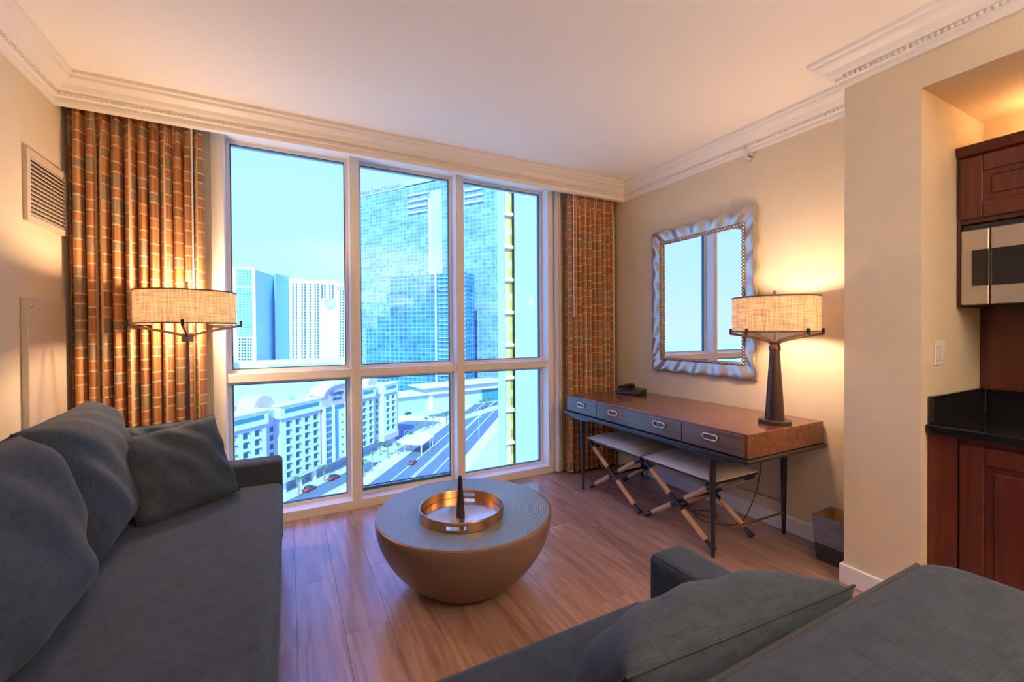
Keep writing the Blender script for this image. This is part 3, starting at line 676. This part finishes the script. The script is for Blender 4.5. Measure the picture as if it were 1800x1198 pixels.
MB().quad((-.008, -iy-.005, -iz-.005), (-.008, iy+.005, -iz-.005), (-.008, iy+.005, iz+.005), (-.008, -iy-.005, iz+.005)).build('mirror_glass', M['mirror'], mr)
bdm = MB(); sp_ = .023
def bead(y, z): 
    r_ = bmesh.ops.create_icosphere(bdm.bm, subdivisions=2, radius=.0125); bmesh.ops.translate(bdm.bm, verts=r_['verts'], vec=(-.026, y, z))
ny, nz_ = int(2*iy/sp_), int(2*iz/sp_)
for k in range(ny+1): bead(-iy+2*iy*k/ny, iz+.002); bead(-iy+2*iy*k/ny, -iz-.002)
for k in range(1, nz_): bead(-iy-.002, -iz+2*iz*k/nz_); bead(iy+.002, -iz+2*iz*k/nz_)
tag(bdm.build('bead_border', M['bead'], mr, True), kind='stuff')
# ------------------------------------------------------------------ vent, panel, sprinkler, switch, bin
vt = thing('air_vent', (XL, 3.04, 2.0), 0, 'louvred air vent grille high on the left wall', 'vent')
V_ = lambda mb, n, m_: under(mb.build(n, m_), vt)
V_(MB().box((XL, 2.83, 1.835), (XL+.016, 2.862, 2.18)).box((XL, 3.22, 1.835), (XL+.016, 3.252, 2.18)).box((XL, 2.862, 1.835), (XL+.016, 3.22, 1.865)).box((XL, 2.862, 2.15), (XL+.016, 3.22, 2.18)), 'frame', M['vent'])
V_(MB().box((XL, 2.862, 1.865), (XL+.003, 3.22, 2.15)), 'backing', M['ventd'])
sl = boxmesh('slat', (.004, .358, .016), M['vent'])
for k in range(14):
    o = inst('slat', sl, vt, (.009, 0.001, -.122+k*.0203)); o.rotation_euler = (0, R(-35), 0)
wpn = thing('wall_panel', (XL, 2.97, 0), 0, 'tall flat beige board fixed to the left wall beside the curtain', 'panel')
under(MB().box((XL, 2.79, .30), (XL+.026, 3.17, 1.472), .003, 1).build('board', M['panel']), wpn)
under(MB().tube((XL+.026, 2.825, 1.435), (XL+.029, 2.825, 1.435), .007, .006, 12).build('screw', M['chrome']), wpn)
spk = thing('sprinkler', (XR, 1.875, 2.50), 0, 'small chrome sprinkler head on the wall above the mirror', 'sprinkler')
MB().tube((0, 0, 0), (-.008, 0, 0), .03, .028, 20).build('plate', M['chrome'], spk, True)
MB().tube((-.008, 0, 0), (-.045, 0, 0), .010, .008, 12).tube((-.045, 0, 0), (-.05, 0, 0), .016, .016, 14).build('nozzle', M['chrome'], spk, True)
sw = thing('light_switch', (2.70, YC0, 1.187), 0, 'white rocker light switch on the kitchenette side wall', 'switch')
MB().box((-.055, -.006, -.058), (.055, 0, .058), .003, 1).build('plate', M['whitep'], sw)
for xx in (-.025, .025): MB().box((xx-.016, -.010, -.034), (xx+.016, -.006, .034), .002, 1).build('rocker', M['whitep'], sw)
bn = thing('waste_bin', (2.725, 1.27, 0), 0, 'small dark waste bin with a plastic liner beside the column', 'bin')
def bin_ring(mb, a, b, z0, z1, hole=True):
    o0, o1 = a, b
    A = [(-o0[0], -o0[1]), (o0[0], -o0[1]), (o0[0], o0[1]), (-o0[0], o0[1])]; B = [(-o1[0], -o1[1]), (o1[0], -o1[1]), (o1[0], o1[1]), (-o1[0], o1[1])]
    va = [mb.bm.verts.new((*p, z0)) for p in A]; vb = [mb.bm.verts.new((*p, z1)) for p in B]
    for k in range(4): mb.bm.faces.new((va[k], va[(k+1) % 4], vb[(k+1) % 4], vb[k]))
    return va, vb
b_ = MB(); va, vb = bin_ring(b_, (.082, .082), (.09, .09), 0, .11); b_.bm.faces.new(va[::-1]); b_.build('body', M['bin'], bn)
b_ = MB(); bin_ring(b_, (.091, .091), (.096, .096), .10, .258); bin_ring(b_, (.096, .096), (.088, .088), .258, .256); b_.build('liner', M['liner'], bn)
b_ = MB(); bin_ring(b_, (.080, .080), (.088, .088), .02, .255); b_.box((-.08, -.08, .01), (.08, .08, .02)); b_.build('inner', M['wicker'], bn)
# ------------------------------------------------------------------ kitchenette
kb = thing('base_cabinet', (2.9, 0, 0), 0, 'dark cherry base cabinet under the black counter', 'cabinet')
K = lambda mb, n, m_, p, **k: under(mb.build(n, m_, **k), p)
K(MB().box((2.60, -.98, .09), (3.233, .855, .825)).box((2.66, -.98, 0), (3.233, .855, .09)), 'body', M['cherry'], kb)
K(MB().box((2.582, .758, .09), (2.602, .855, .825)), 'filler', M['cherry'], kb)
def shaker(y0, y1, z0, z1, x, p, n='door'):
    d = K(MB().box((x, y0, z0), (x+.02, y0+.075, z1), .003, 1).box((x, y1-.075, z0), (x+.02, y1, z1), .003, 1).box((x, y0+.075, z0), (x+.02, y1-.075, z0+.075), .003, 1).box((x, y0+.075, z1-.075), (x+.02, y1-.075, z1), .003, 1), n, M['cherry'], p)
    q = MB().box((x+.008, y0+.075, z0+.075), (x+.019, y1-.075, z1-.075)).box((x+.003, y0+.1, z0+.1), (x+.012, y1-.1, z1-.1), .006, 1).build('panel', M['cherry'])
    q.parent = d; return d
shaker(.20, .752, .10, .80, 2.58, kb); shaker(-.36, .194, .10, .80, 2.58, kb); shaker(-.92, -.366, .10, .80, 2.58, kb)
cn = thing('countertop', (2.9, 0, .83), 0, 'black granite countertop with low backsplash', 'countertop')
K(MB().box((2.555, -.99, .826), (3.233, .856, .868), .006, 2), 'slab', M['granite'], cn)
K(MB().box((2.58, .836, .868), (3.198, .856, .992), .003, 1), 'side_splash', M['granite'], cn)
K(MB().box((3.20, -.99, .868), (3.233, .834, .985), .003, 1), 'back_splash', M['granite'], cn)
fc = thing('faucet', (2.86, .56, .8685), 0, 'small dark faucet on the black counter', 'faucet')
MB().lathe([(0, 0), (.022, 0), (.022, .01), (.011, .014), (.011, .05), (0, .052)], 20).build('body', M['blackglass'], fc, True)
MB().path([(0, 0, .045), (-.03, 0, .058), (-.07, 0, .05), (-.08, 0, .035)], .007, 10).build('spout', M['chrome'], fc, True)
ku = thing('upper_cabinet', (3.05, 0, 1.81), 0, 'dark cherry upper cabinet above the microwave', 'cabinet')
K(MB().box((2.90, -.98, 1.80), (3.233, .852, 2.12)).box((2.90, .842, 1.405), (3.233, .854, 1.80)), 'body', M['cherry'], ku)
K(MB().prism([(2.862, 2.165), (3.233, 2.165), (3.233, 2.115), (2.90, 2.115), (2.885, 2.125), (2.878, 2.15)], -.98, .852, 1), 'cornice', M['cherry'], ku)
shaker(.12, .84, 1.82, 2.11, 2.882, ku); shaker(-.62, .112, 1.82, 2.11, 2.882, ku)
K(MB().box((3.20, -.98, .987), (3.233, .854, 1.80)), 'back_panel', M['cherry'], ku)
mw = thing('microwave', (3.0, .45, 1.41), 0, 'stainless steel microwave under the upper cabinet', 'microwave')
K(MB().box((2.905, .08, 1.41), (3.19, .84, 1.795), .004, 1), 'body', M['black'], mw)
md = K(MB().box((2.888, .09, 1.412), (2.907, .74, 1.768), .004, 1), 'door', M['steel'], mw)
q = MB().box((2.8845, .14, 1.50), (2.8895, .735, 1.67)).build('door_glass', M['blackglass']); q.parent = md
K(MB().box((2.888, .744, 1.412), (2.907, .838, 1.768), .004, 1), 'control_panel', M['steel'], mw)
K(MB().box((2.8845, .746, 1.50), (2.8895, .80, 1.67)), 'display', M['blackglass'], mw)
# uplight strip on top of the cabinet, and the small lamp under it
us = thing('cabinet_light', (3.10, .1, 2.168), 0, 'slim warm strip light lying on top of the upper cabinet', 'lamp')
MB().box((-.02, -.6, 0), (.02, .6, .015)).build('housing', M['whitep'], us); MB().box((-.015, -.59, .0155), (.015, .59, .022)).build('tube', emit('strip_glow', (1, .55, .25), 3.0), us)
l = bpy.data.lights.new('strip', 'AREA'); l.shape = 'RECTANGLE'; l.size = .04; l.size_y = 1.15; l.energy = KITCHEN_W; l.color = (1, .50, .20)
lo = bpy.data.objects.new('strip', l); COL.objects.link(lo); lo.parent = us; lo.location = (0, 0, .03); lo.rotation_euler = (math.pi, 0, 0)
# drum pendants added behind the camera as fill light, placed by the window reflections
def pshade():
    mt, t, b = newmat('pendant_fabric'); t.nodes.remove(b); out = t.nodes['Material Output']
    d = t.nodes.new('ShaderNodeBsdfDiffuse'); tr = t.nodes.new('ShaderNodeBsdfTranslucent'); mx = t.nodes.new('ShaderNodeMixShader'); mx.inputs[0].default_value = .2
    for n_ in (d, tr): n_.inputs[0].default_value = (.85, .72, .62, 1)
    t.links.new(d.outputs[0], mx.inputs[1]); t.links.new(tr.outputs[0], mx.inputs[2]); t.links.new(mx.outputs[0], out.inputs[0]); return mt
M['pend'] = pshade()
for px_, py_, lab in ((1.31, -1.0, 'cream drum pendant added unseen as fill light over the entry area'), (2.05, -1.85, 'cream drum pendant added unseen as fill light by the kitchenette end wall')):
    cp = thing('fill_pendant', (px_, py_, ZC), 0, lab, 'lamp', 'added fill pendants behind the seating')
    MB().lathe([(0, 0), (.06, 0), (.06, -.02), (0, -.022)], 24).build('canopy', M['bronze'], cp, True)
    MB().tube((0, 0, -.02), (0, 0, -.70), .004, .004, 8).build('cord', M['cord'], cp, True)
    MB().lathe([(.25, -.66), (.25, -.86)], 48).build('shade', M['pend'], cp, True); MB().lathe([(0, -.855), (.249, -.855), (.249, -.865), (0, -.865)], 48).build('base_disc', M['bronze'], cp)  # closed below so the added light goes up to the ceiling
    l = bpy.data.lights.new('fill_bulb', 'POINT'); l.energy = FILL_W; l.color = (1, .86, .74); l.shadow_soft_size = .05
    lo = bpy.data.objects.new('fill_bulb', l); COL.objects.link(lo); lo.parent = cp; lo.location = (0, 0, -.76)
#OUTDOORS
# ------------------------------------------------------------------ outdoors (the room is about 45 m above the street)
G = -45.0
def gp(px, py, dz=0): p = at(px, py, 2, G); return (float(p[0]), float(p[1]), G+dz)
struct(MB().box((-1500, 20, G-2), (1800, 2500, G)).build('ground', M['gnd']))
def strip(name, pts, m_, dz):
    return struct(MB().prism([(p[0], p[1]) for p in pts], G, G+dz).build(name, m_))
rd = Vector((.58, .815, 0)); rn = Vector((.815, -.58, 0)); r0 = Vector((27.5, 125.5, 0))
def rpt(s, o): p = r0+rd*s+rn*o; return (p.x, p.y)
strip('road_main', [rpt(-80, -11), rpt(-80, 11), rpt(420, 11), rpt(420, -11)], M['road'], .06)
strip('sidewalk_hotel', [rpt(-80, -17), rpt(-80, -11), rpt(420, -11), rpt(420, -17)], M['walk'], .18)
strip('sidewalk_far', [rpt(-80, 11), rpt(-80, 16), rpt(420, 16), rpt(420, 11)], M['walk'], .18)
strip('road_cross', [(38, 214), (190, 300), (190, 278), (46, 198)], M['road'], .05)
strip('dark_ground_patch', [(41, 186), (60, 207), (44, 222), (38, 205)], M['road'], .10)  # dark patch in the road colour laid over the ground
strip('drive_asphalt', [(-3, 131), (25, 160), (29, 155), (2, 127)], M['road'], .04)
lm = boxmesh('lane_line', (.35, 420, .02), M['line'])
rroot = thing('lane_markings', (r0.x, r0.y, G+.08), -math.atan2(rd.x, rd.y), kind='structure')
for o_ in (-5.5, -.4, .4, 5.5): inst('lane_line', lm, rroot, (o_, 150, 0))
# --- the hotel with the arched sign bay
hang = math.atan2(.7147, .6994)
ht = thing('hotel_building', (-1.44, 138.75, G), hang, 'pale low-rise hotel with rows of windows and an arched sign bay', 'building')
def hb(n, s0, s1, z0, z1, p0, p1, m_, bev=0): return MB().box((s0, -p1, z0), (s1, -p0, z1), bev, 1).build(n, m_, ht)
hb('main_block', -34, 62, 4.2, 24.6, -16, -1.2, M['stucco']); hb('roof_deck', -34, 62, 24.6, 24.9, -16, -1.2, M['roofm'])
hb('ground_floor', -34, 58, 0, 4.2, -16, -3.2, M['stuccog'])
wme = boxmesh('hotel_window', (1.15, .12, 1.5), M['win']); hme = boxmesh('window_shadow', (.5, .2, .4), M['darkm'])
def hwin(sx, z, p, w=1.0):
    o = inst('window_pane', wme, ht, (sx, -p-.03, z), scale=(w, 1, 1)); return o
def bay(s0, s1, cols, p, rows, ztop=20.6, pitch=2.42, zb=4.2, zr=25.6):
    hb('bay_wall', s0, s1, zb, 22.0, -2, p, M['stucco'])
    hb('attic', s0-.3, s1+.3, 22.0, zr, -2, p+.5, M['stucco'])
    hb('attic_window', s0+1.2, s1-1.2, 23.5, 24.7, p, p+.56, M['teal'])
    hb('cornice', s0-.6, s1+.6, zr, zr+.35, -2, p+.8, M['white'])
    hb('shade_band', s0+.3, s1-.3, 21.1, 22.0, p, p+.08, M['stuccog'])  # shade under the attic, put in as a grey strip
    for c in cols:
        for k in range(rows):
            hwin(c, ztop-.5-pitch*k, p); inst('window_shadow_dark', hme, ht, (c+.95, -p-.1, ztop+.05-pitch*k))  # dark block right of each window stands in for its cast shadow
bay(-26, -7.2, (-20.6, -17.2, -13.7, -10.2), 1.4, 7)
bay(-1.8, 14.0, (.9, 4.4, 8.0, 11.6), .6, 7)
bay(34.2, 42.6, (36.4, 40.2), .4, 7)
bay(48.2, 57.6, (50.8, 54.8), .9, 6)
hb('flared_base', 47.6, 58.2, 3.4, 5.6, -2, 1.4, M['stuccop'])
for s0, s1 in ((-7.2, -1.8), (42.6, 48.2)):
    hb('recess_wall', s0, s1, 4.2, 24.6, -2, -1.0, M['stuccog'])
    for k in range(6): hwin((s0+s1)/2+1.2, 19.4-2.42*k, -1.0)
    arc = [(s0-1, 24.6)]+[((s0+s1)/2+((s1-s0)/2+1)*math.cos(t), 24.6+4.4*math.sin(t)) for t in [math.pi-math.pi*q/12 for q in range(1, 12)]]+[(s1+1, 24.6)]
    MB().prism(arc, 2.0, 8.0, 1).build('pink_vault', M['stuccop'], ht)
# centre bay
arc = [(14.6, 4.0), (30.0, 4.0), (30.0, 26.2)]+[(22.3+7.7*math.cos(t), 26.2+3.0*math.sin(t)) for t in [math.pi*q/16 for q in range(1, 16)]]+[(14.6, 26.2)]
MB().prism(arc, -1.2, 4.0, 1).build('sign_bay', M['stuccop'], ht)
arcw = [(22.3+r_*math.cos(t), 26.2+h_*math.sin(t)) for r_, h_, rng in ((8.3, 3.6, range(0, 17)), (7.6, 2.9, range(16, -1, -1))) for t in [math.pi*q/16 for q in rng]]
MB().prism(arcw, -1.8, 4.0, 1).build('arch_trim', M['white'], ht)
for s0, s1 in ((14.4, 15.3), (18.5, 19.5), (24.8, 25.8), (29.1, 30.1)): hb('pilaster', s0, s1, 4.0, 22.6, 1.1, 1.6, M['white'])
for s0, s1 in ((15.3, 18.5), (25.8, 29.1)):
    for k in range(9): hb('window_pane', s0+.15, s1-.15, 20.9-2.1*k, 22.2-2.1*k, 1.1, 1.3, M['teal'])
hb('blue_glazing', 19.5, 21.8, 4.4, 20.4, 1.1, 1.25, mat('blue_glazing', (.10, .30, .45), .25)); hb('white_panel', 21.8, 24.8, 4.4, 20.4, 1.1, 1.5, M['white'])
for k in range(6): hb('vent_block', 22.8, 23.4, 18.4-2.5*k, 19.0-2.5*k, 1.4, 1.6, M['darkm'])
hb('attic_window', 19.7, 24.6, 21.0, 22.3, 1.1, 1.3, M['teal'])
for body, sz, zz in (('Carriage', 1.8, 26.9), ('House', 1.6, 25.2)):
    textmesh('sign_letters', body, sz, .12, M['signt'], ht, Matrix.Translation((20.9, -1.3, zz-1.1)) @ Matrix.Rotation(math.pi/2, 4, 'X'), .25)
for s_ in (-22, -14, -6, 0, 6, 12): hb('column', s_, s_+1.1, 0, 4.2, -1.6, -.4, M['white'])
hb('arcade_beam', -30, 34, 3.5, 4.25, -1.7, .5, M['white'])
for k in range(9):
    s_ = -28+k*9.5+random.uniform(-2, 2); hb('roof_unit', s_, s_+random.uniform(1.5, 3), 24.9, 24.9+random.uniform(.8, 1.8), -11, -8.5, M['slab'])
# --- white tower group far behind
def flat_box(n, par, px0, px1, ytop, Y, dep, m_, zb=G, ybot=None, pad=0):
    a = at(px0, 600, 1, Y); b = at(px1, 600, 1, Y); z1 = at((px0+px1)/2, ytop, 1, Y)[2]; z0 = zb if ybot is None else at((px0+px1)/2, ybot, 1, Y)[2]
    o = MB().box((a[0], Y, z0), (b[0], Y+dep, z1)).build(n, m_); o.parent = par; o.matrix_parent_inverse = Matrix.Translation(-Vector(par.location)); return o
wt = thing('white_tower', (0, 540, G), 0, 'cluster of white high-rise slabs with dark window strips', 'building')
flat_box('slab', wt, 380, 450, 468, 540, 40, M['white']); flat_box('slab', wt, 509, 592, 491, 575, 60, M['white']); flat_box('slab', wt, 592, 609, 497, 570, 40, M['white'])
flat_box('glass_bay', wt, 417, 443, 473, 539.2, 1, M['wglass'], ybot=590); flat_box('beam', wt, 416, 444, 503, 538.8, .6, M['white'], ybot=506)
for (pa, Ya, pb, Yb, yt) in ((450, 541, 485, 590, 474), (485, 572, 511, 604, 480)):
    a = at(pa, 600, 1, Ya); b = at(pb, 600, 1, Yb); zt = at(pa, yt, 1, Ya)[2]
    o = MB().prism([(a[0], a[1]), (b[0], b[1]), (b[0]-30, b[1]+25), (a[0]-5, a[1]+35)], G, zt).build('shade_wing', M['bluew']); o.parent = wt; o.matrix_parent_inverse = Matrix.Translation(-Vector(wt.location))  # shade on these side faces is put into their blue colour
dots = MB()
def dot(px, py, Y, w, h):
    p = at(px, py, 1, Y); dots.box((p[0]-w/2, Y-.4, p[2]-h/2), (p[0]+w/2, Y+.2, p[2]+h/2))
for r_ in range(10):
    for c_ in range(5): dot(421+c_*5, 596+r_*5, 540, 1.6, 1.9)
for c_ in (515, 521, 531, 536, 545, 554, 559): 
    for r_ in range(28): dot(c_, 500+r_*4.9, 575, 1.2, 2.6)
for c_ in (566, 571, 580, 585):
    for r_ in range(5): dot(c_, 502+r_*4.9, 575, 1.2, 3.0)
for c_ in (598, 603):
    for r_ in range(25): dot(c_, 512+r_*4.9, 570, 1.2, 2.2)
o = tag(dots.build('window_dots', M['win']), kind='stuff'); under(o, wt)
flat_box('roof_sign', wt, 594, 605, 503, 569.4, .6, M['bluew'], ybot=509)
pl_ = at(580, 533, 1, 574); rg = MB().path([(pl_[0]+6*math.cos(2*math.pi*q/28), 574.2, pl_[2]+6*math.sin(2*math.pi*q/28)) for q in range(29)], .55, 6)
under(rg.build('emblem_ring', mat('emblem_green', (.45, .72, .52), .6)), wt)
under(MB().tube((pl_[0], 574.6, pl_[2]), (pl_[0], 574.1, pl_[2]), 3.6, 3.6, 24).build('emblem_disc', mat('emblem_pale', (.62, .80, .66), .6)), wt)
pd = thing('tower_podium', (0, 500, G), 0, 'low white podium roofs in front of the white towers', 'building')
flat_box('podium_block', pd, 380, 610, 634, 510, 25, M['white']); flat_box('podium_block', pd, 470, 600, 641, 470, 20, M['slab'])
flat_box('dark_block', pd, 398, 409, 627, 500, 8, M['bluew'])
# --- tall glass tower and the dark reflection in it, built as a teal tower
P1 = CPOS+ray(632, 352)*413; P2 = CPOS+ray(795, 318)*361; dv = Vector((P2-P1)[:]); dv.z = 0; dv.normalize(); nv = Vector((dv.y, -dv.x, 0))
gt = thing('glass_tower', (float(P1[0]), float(P1[1]), G), math.atan2(dv.y, dv.x), 'tall light-blue glass tower with a rooftop name sign', 'building')
Lg = float((P2-P1) @ np.array(dv)); zt = 131-G
MB().box((-16, 0, 0), (Lg*1.58, 40, zt)).build('curtain_wall', M['gtower'], gt)
MB().box((-16, -.6, zt), (Lg*.52, 8, zt+1.2)).box((Lg*.52, -.6, zt+1), (Lg*1.58, 40, zt+5)).build('parapet', M['slab'], gt)
for a, b, zz in ((-15, -4, -8), (Lg*.56, Lg*.76, -9), (Lg*1.12, Lg*1.28, -9)):
    for k in range(4): MB().box((a, -1.6, zt+zz-5.2*k), (b, .2, zt+zz+1.2-5.2*k)).build('balcony', M['white'], gt)
MB().box((Lg*.775, -.8, 0), (Lg*.79, .2, zt-14)).build('fin', M['white'], gt)
MB().box((Lg*.79, -.5, 0), (Lg*.90, .2, zt-8)).build('plain_strip', M['slab'], gt)
textmesh('sign_letters', 'Hilton Grand Vacations', 5.4, .2, M['signg'], gt, Matrix.Translation((Lg*.25, -.8, zt+1.3)) @ Matrix.Rotation(math.pi/2, 4, 'X'))
A_ = CPOS+ray(685, 487)*330; B_ = CPOS+ray(818, 487)*306; dv = Vector((B_-A_)[:]); dv.z = 0; Lm = dv.length; dv.normalize()
mt_ = thing('reflection_tower', (float(A_[0]), float(A_[1]), G), math.atan2(dv.y, dv.x), 'dark teal tower with floor bands, built for a reflection in the glass tower', 'building')
hz = float(A_[2])-G
MB().box((0, 0, 0), (Lm*1.0, 14, hz)).build('body', M['mtower'], mt_); MB().box((-14, 2, 0), (0, 14, hz*.66)).box((-26, 4, 0), (-14, 14, hz*.56)).build('low_reflection', M['mtower'], mt_)  # stepped dark reflection, built as lower blocks beside the body
sb = MB()
for k in range(1, 27): sb.box((Lm*.66, -.7, hz-3.1*k), (Lm*1.0, .3, hz-3.1*k+.5))
tag(sb.build('floor_bands', M['slab'], mt_), kind='stuff')
MB().box((Lm*.62, -.5, 0), (Lm*.635, .3, hz+1)).build('fin', M['white'], mt_)
# --- low commercial block, wall, canopy
cb_ = thing('commercial_block', (85, 250, G), R(10), 'wide low white commercial building with a flat overhanging roof', 'building')
MB().box((-36, 0, 0), (42, 15, 9.5)).build('walls', M['slab'], cb_); MB().box((-40, -3, 9.5), (44, 16, 10.6)).build('roof', M['white'], cb_)
MB().box((-14, -2, 10.6), (40, 12, 13.5)).build('upper_storey', M['slab'], cb_); MB().box((-18, -5, 13.5), (42, 14, 14.4)).build('roof', M['white'], cb_)
MB().box((-12, -1.2, 0), (-9.5, .1, 13.5)).build('pylon', M['white'], cb_); MB().box((-33, -.4, 0), (-15, .2, 8.6)).build('blank_wall', M['bluew'], cb_); MB().box((26, -.4, 1), (40, .2, 8.6)).build('glass_front', M['teal'], cb_)
lw = thing('boundary_wall', (60, 220, G), 0, 'long low white wall along the cross street', 'wall')
under(MB().prism([(49, 229), (76, 208), (77, 209), (50, 230.2)], G, G+2.2).prism([(76, 208), (122, 238), (121, 239), (76, 209.3)], G, G+2.0).build('wall_run', M['white']), lw)
cy_ = thing('canopy_roof', (43, 166, G), math.atan2(rd.y, rd.x)-math.pi/2, 'small white gabled canopy beside the main road', 'canopy')
MB().prism([(-6, 4.2), (6, 4.2), (0, 6.2)], -7, 7, 1).build('roof', M['white'], cy_)
for x_ in (-5.4, 5.4):
    for y_ in (-6.4, 6.4): MB().tube((x_, y_, 0), (x_, y_, 4.25), .25, .25, 8).build('post', M['white'], cy_)
# --- neighbouring wing of this tower: pier, golden glazed strip, pale wall
wg = thing('neighbour_wing', (19, 36, G), 0, 'pale wing of the same tower with a golden glazed strip', 'building')
wx = [float(at(px, 580, 1, 36)[0]) for px in (875, 888, 905, 960)]
W_ = lambda mb, n, m_: under(mb.build(n, m_), wg)
sk = lambda x_: x_+14.0*x_/36*1.15                 # the wing turns away to the right
def wedge(a, b, y0): return MB().prism([(a, y0), (b, y0), (sk(b), 50), (sk(a), 50)], G, 60)
W_(wedge(wx[0], wx[1], 36), 'pier', M['pier']); W_(wedge(wx[1], wx[2], 36.5), 'gold_glazing', M['gold']); W_(wedge(wx[2], wx[3]+6, 36), 'pale_wall', M['pier'])
fs = boxmesh('floor_edge', (wx[2]-wx[1], .3, .28), M['white'])
for k in range(-13, 17): inst('floor_edge', fs, wg, ((wx[1]+wx[2])/2-19, .35, -G+k*3.1))
# --- palms, cars, street lamps
def palm_mesh(h, seed):
    rn_ = random.Random(seed); t_ = MB().path([(0, 0, 0), (.15, 0, h*.5), (.1, .1, h)], [.28, .2, .18], 7); f_ = MB()
    for k in range(13):
        a = 2*math.pi*k/13+rn_.uniform(-.2, .2); L = rn_.uniform(1.7, 2.4); el = rn_.uniform(.1, 1.0); prev = None
        for q in range(5):
            u = q/4; r_ = L*u; z = h+L*(math.sin(el)*u-.75*u*u); w = .34*(1-u)**.6+.03
            c = Vector((.1+r_*math.cos(a), .1+r_*math.sin(a), z)); sd = Vector((-math.sin(a), math.cos(a), 0))*w
            cur = (f_.bm.verts.new(c-sd), f_.bm.verts.new(c+Vector((0, 0, .08))), f_.bm.verts.new(c+sd))
            if prev: f_.bm.faces.new((prev[0], prev[1], cur[1], cur[0])); f_.bm.faces.new((prev[1], prev[2], cur[2], cur[1]))
            prev = cur
    return t_, f_
pal = [gp(668, 800), gp(682, 806), gp(655, 822), gp(735, 762), gp(748, 756), gp(760, 752), gp(772, 748), gp(785, 745), gp(852, 719), gp(859, 715.5), gp(866, 712), gp(845, 722), gp(640, 838), gp(700, 800), gp(722, 786), gp(525, 872), gp(570, 846)]
proto = None
for k, p in enumerate(pal):
    if proto is None:
        proto = thing('palm_tree', p, 0, 'young palm tree beside the road below', 'palm tree', 'palm trees along the street'); t_, f_ = palm_mesh(5.2, 3); t_.build('trunk', M['trunk'], proto, True); f_.build('fronds', M['green'], proto); o = proto
    else: o = copy_tree(proto)
    o['label'] = 'young palm tree planted beside the hotel drive' if k in (15, 16) else 'palm tree in front of the low commercial building' if 8 <= k <= 11 else 'young palm tree on the sidewalk of the main road'
    o.location = p; o.rotation_euler = (0, 0, k*1.3); sc_ = .85+.3*((k*37) % 10)/10; o.scale = (sc_,)*3
def car(p, rz, m_, label):
    c = thing('car', p, rz, label, 'car', 'cars outside the hotel')
    MB().box((-2.1, -.9, .3), (2.1, .9, .85), .12, 2).build('body', m_, c, True); cb2 = MB().box((-1.2, -.8, .85), (1.0, .8, 1.42), .05, 1)
    for v in cb2.bm.verts:
        if v.co.z > 1.2: v.co.x *= .75
    cb2.build('cabin', M['cardark'], c)
    for x_ in (-1.3, 1.3):
        for y_ in (-.85, .85): MB().tube((x_, y_-.1, .33), (x_, y_+.1, .33), .33, .33, 12).build('wheel', M['tyre'], c)
car(gp(543, 862, .06), hang, M['carred'], 'red car parked on the drive in front of the hotel arcade')
car(gp(586, 842, .06), hang, M['carred'], 'dark red car parked farther along the hotel drive')
car(gp(706, 722, .12), .4, M['cardark'], 'dark car parked beyond the white boundary wall')
car(gp(717, 728, .12), .4, M['cardark'], 'dark car parked by the low commercial building')
car(gp(694, 716, .12), .4, M['carwhite'], 'white car parked beyond the white boundary wall')
car(gp(725, 815, .08), math.atan2(rd.y, rd.x), M['carred'], 'red car driving along the main road')
for k, (px, py, hgt) in enumerate(((711, 800, 9), (756, 795, 9), (665, 835, 9), (842, 770, 9))):
    g_ = gp(px, py); sl_ = thing('street_lamp', g_, math.atan2(rd.y, rd.x)-math.pi/2, 'thin grey street lamp post along the main road', 'street lamp', 'street lamps on the main road')
    MB().tube((0, 0, 0), (0, 0, hgt), .14, .08, 8).build('post', M['slab'], sl_, True); MB().path([(0, 0, hgt), (.8, 0, hgt+.4), (2.0, 0, hgt+.4)], .06, 6).build('arm', M['slab'], sl_, True); MB().box((1.8, -.15, hgt+.28), (2.5, .15, hgt+.4)).build('head', M['darkm'], sl_)
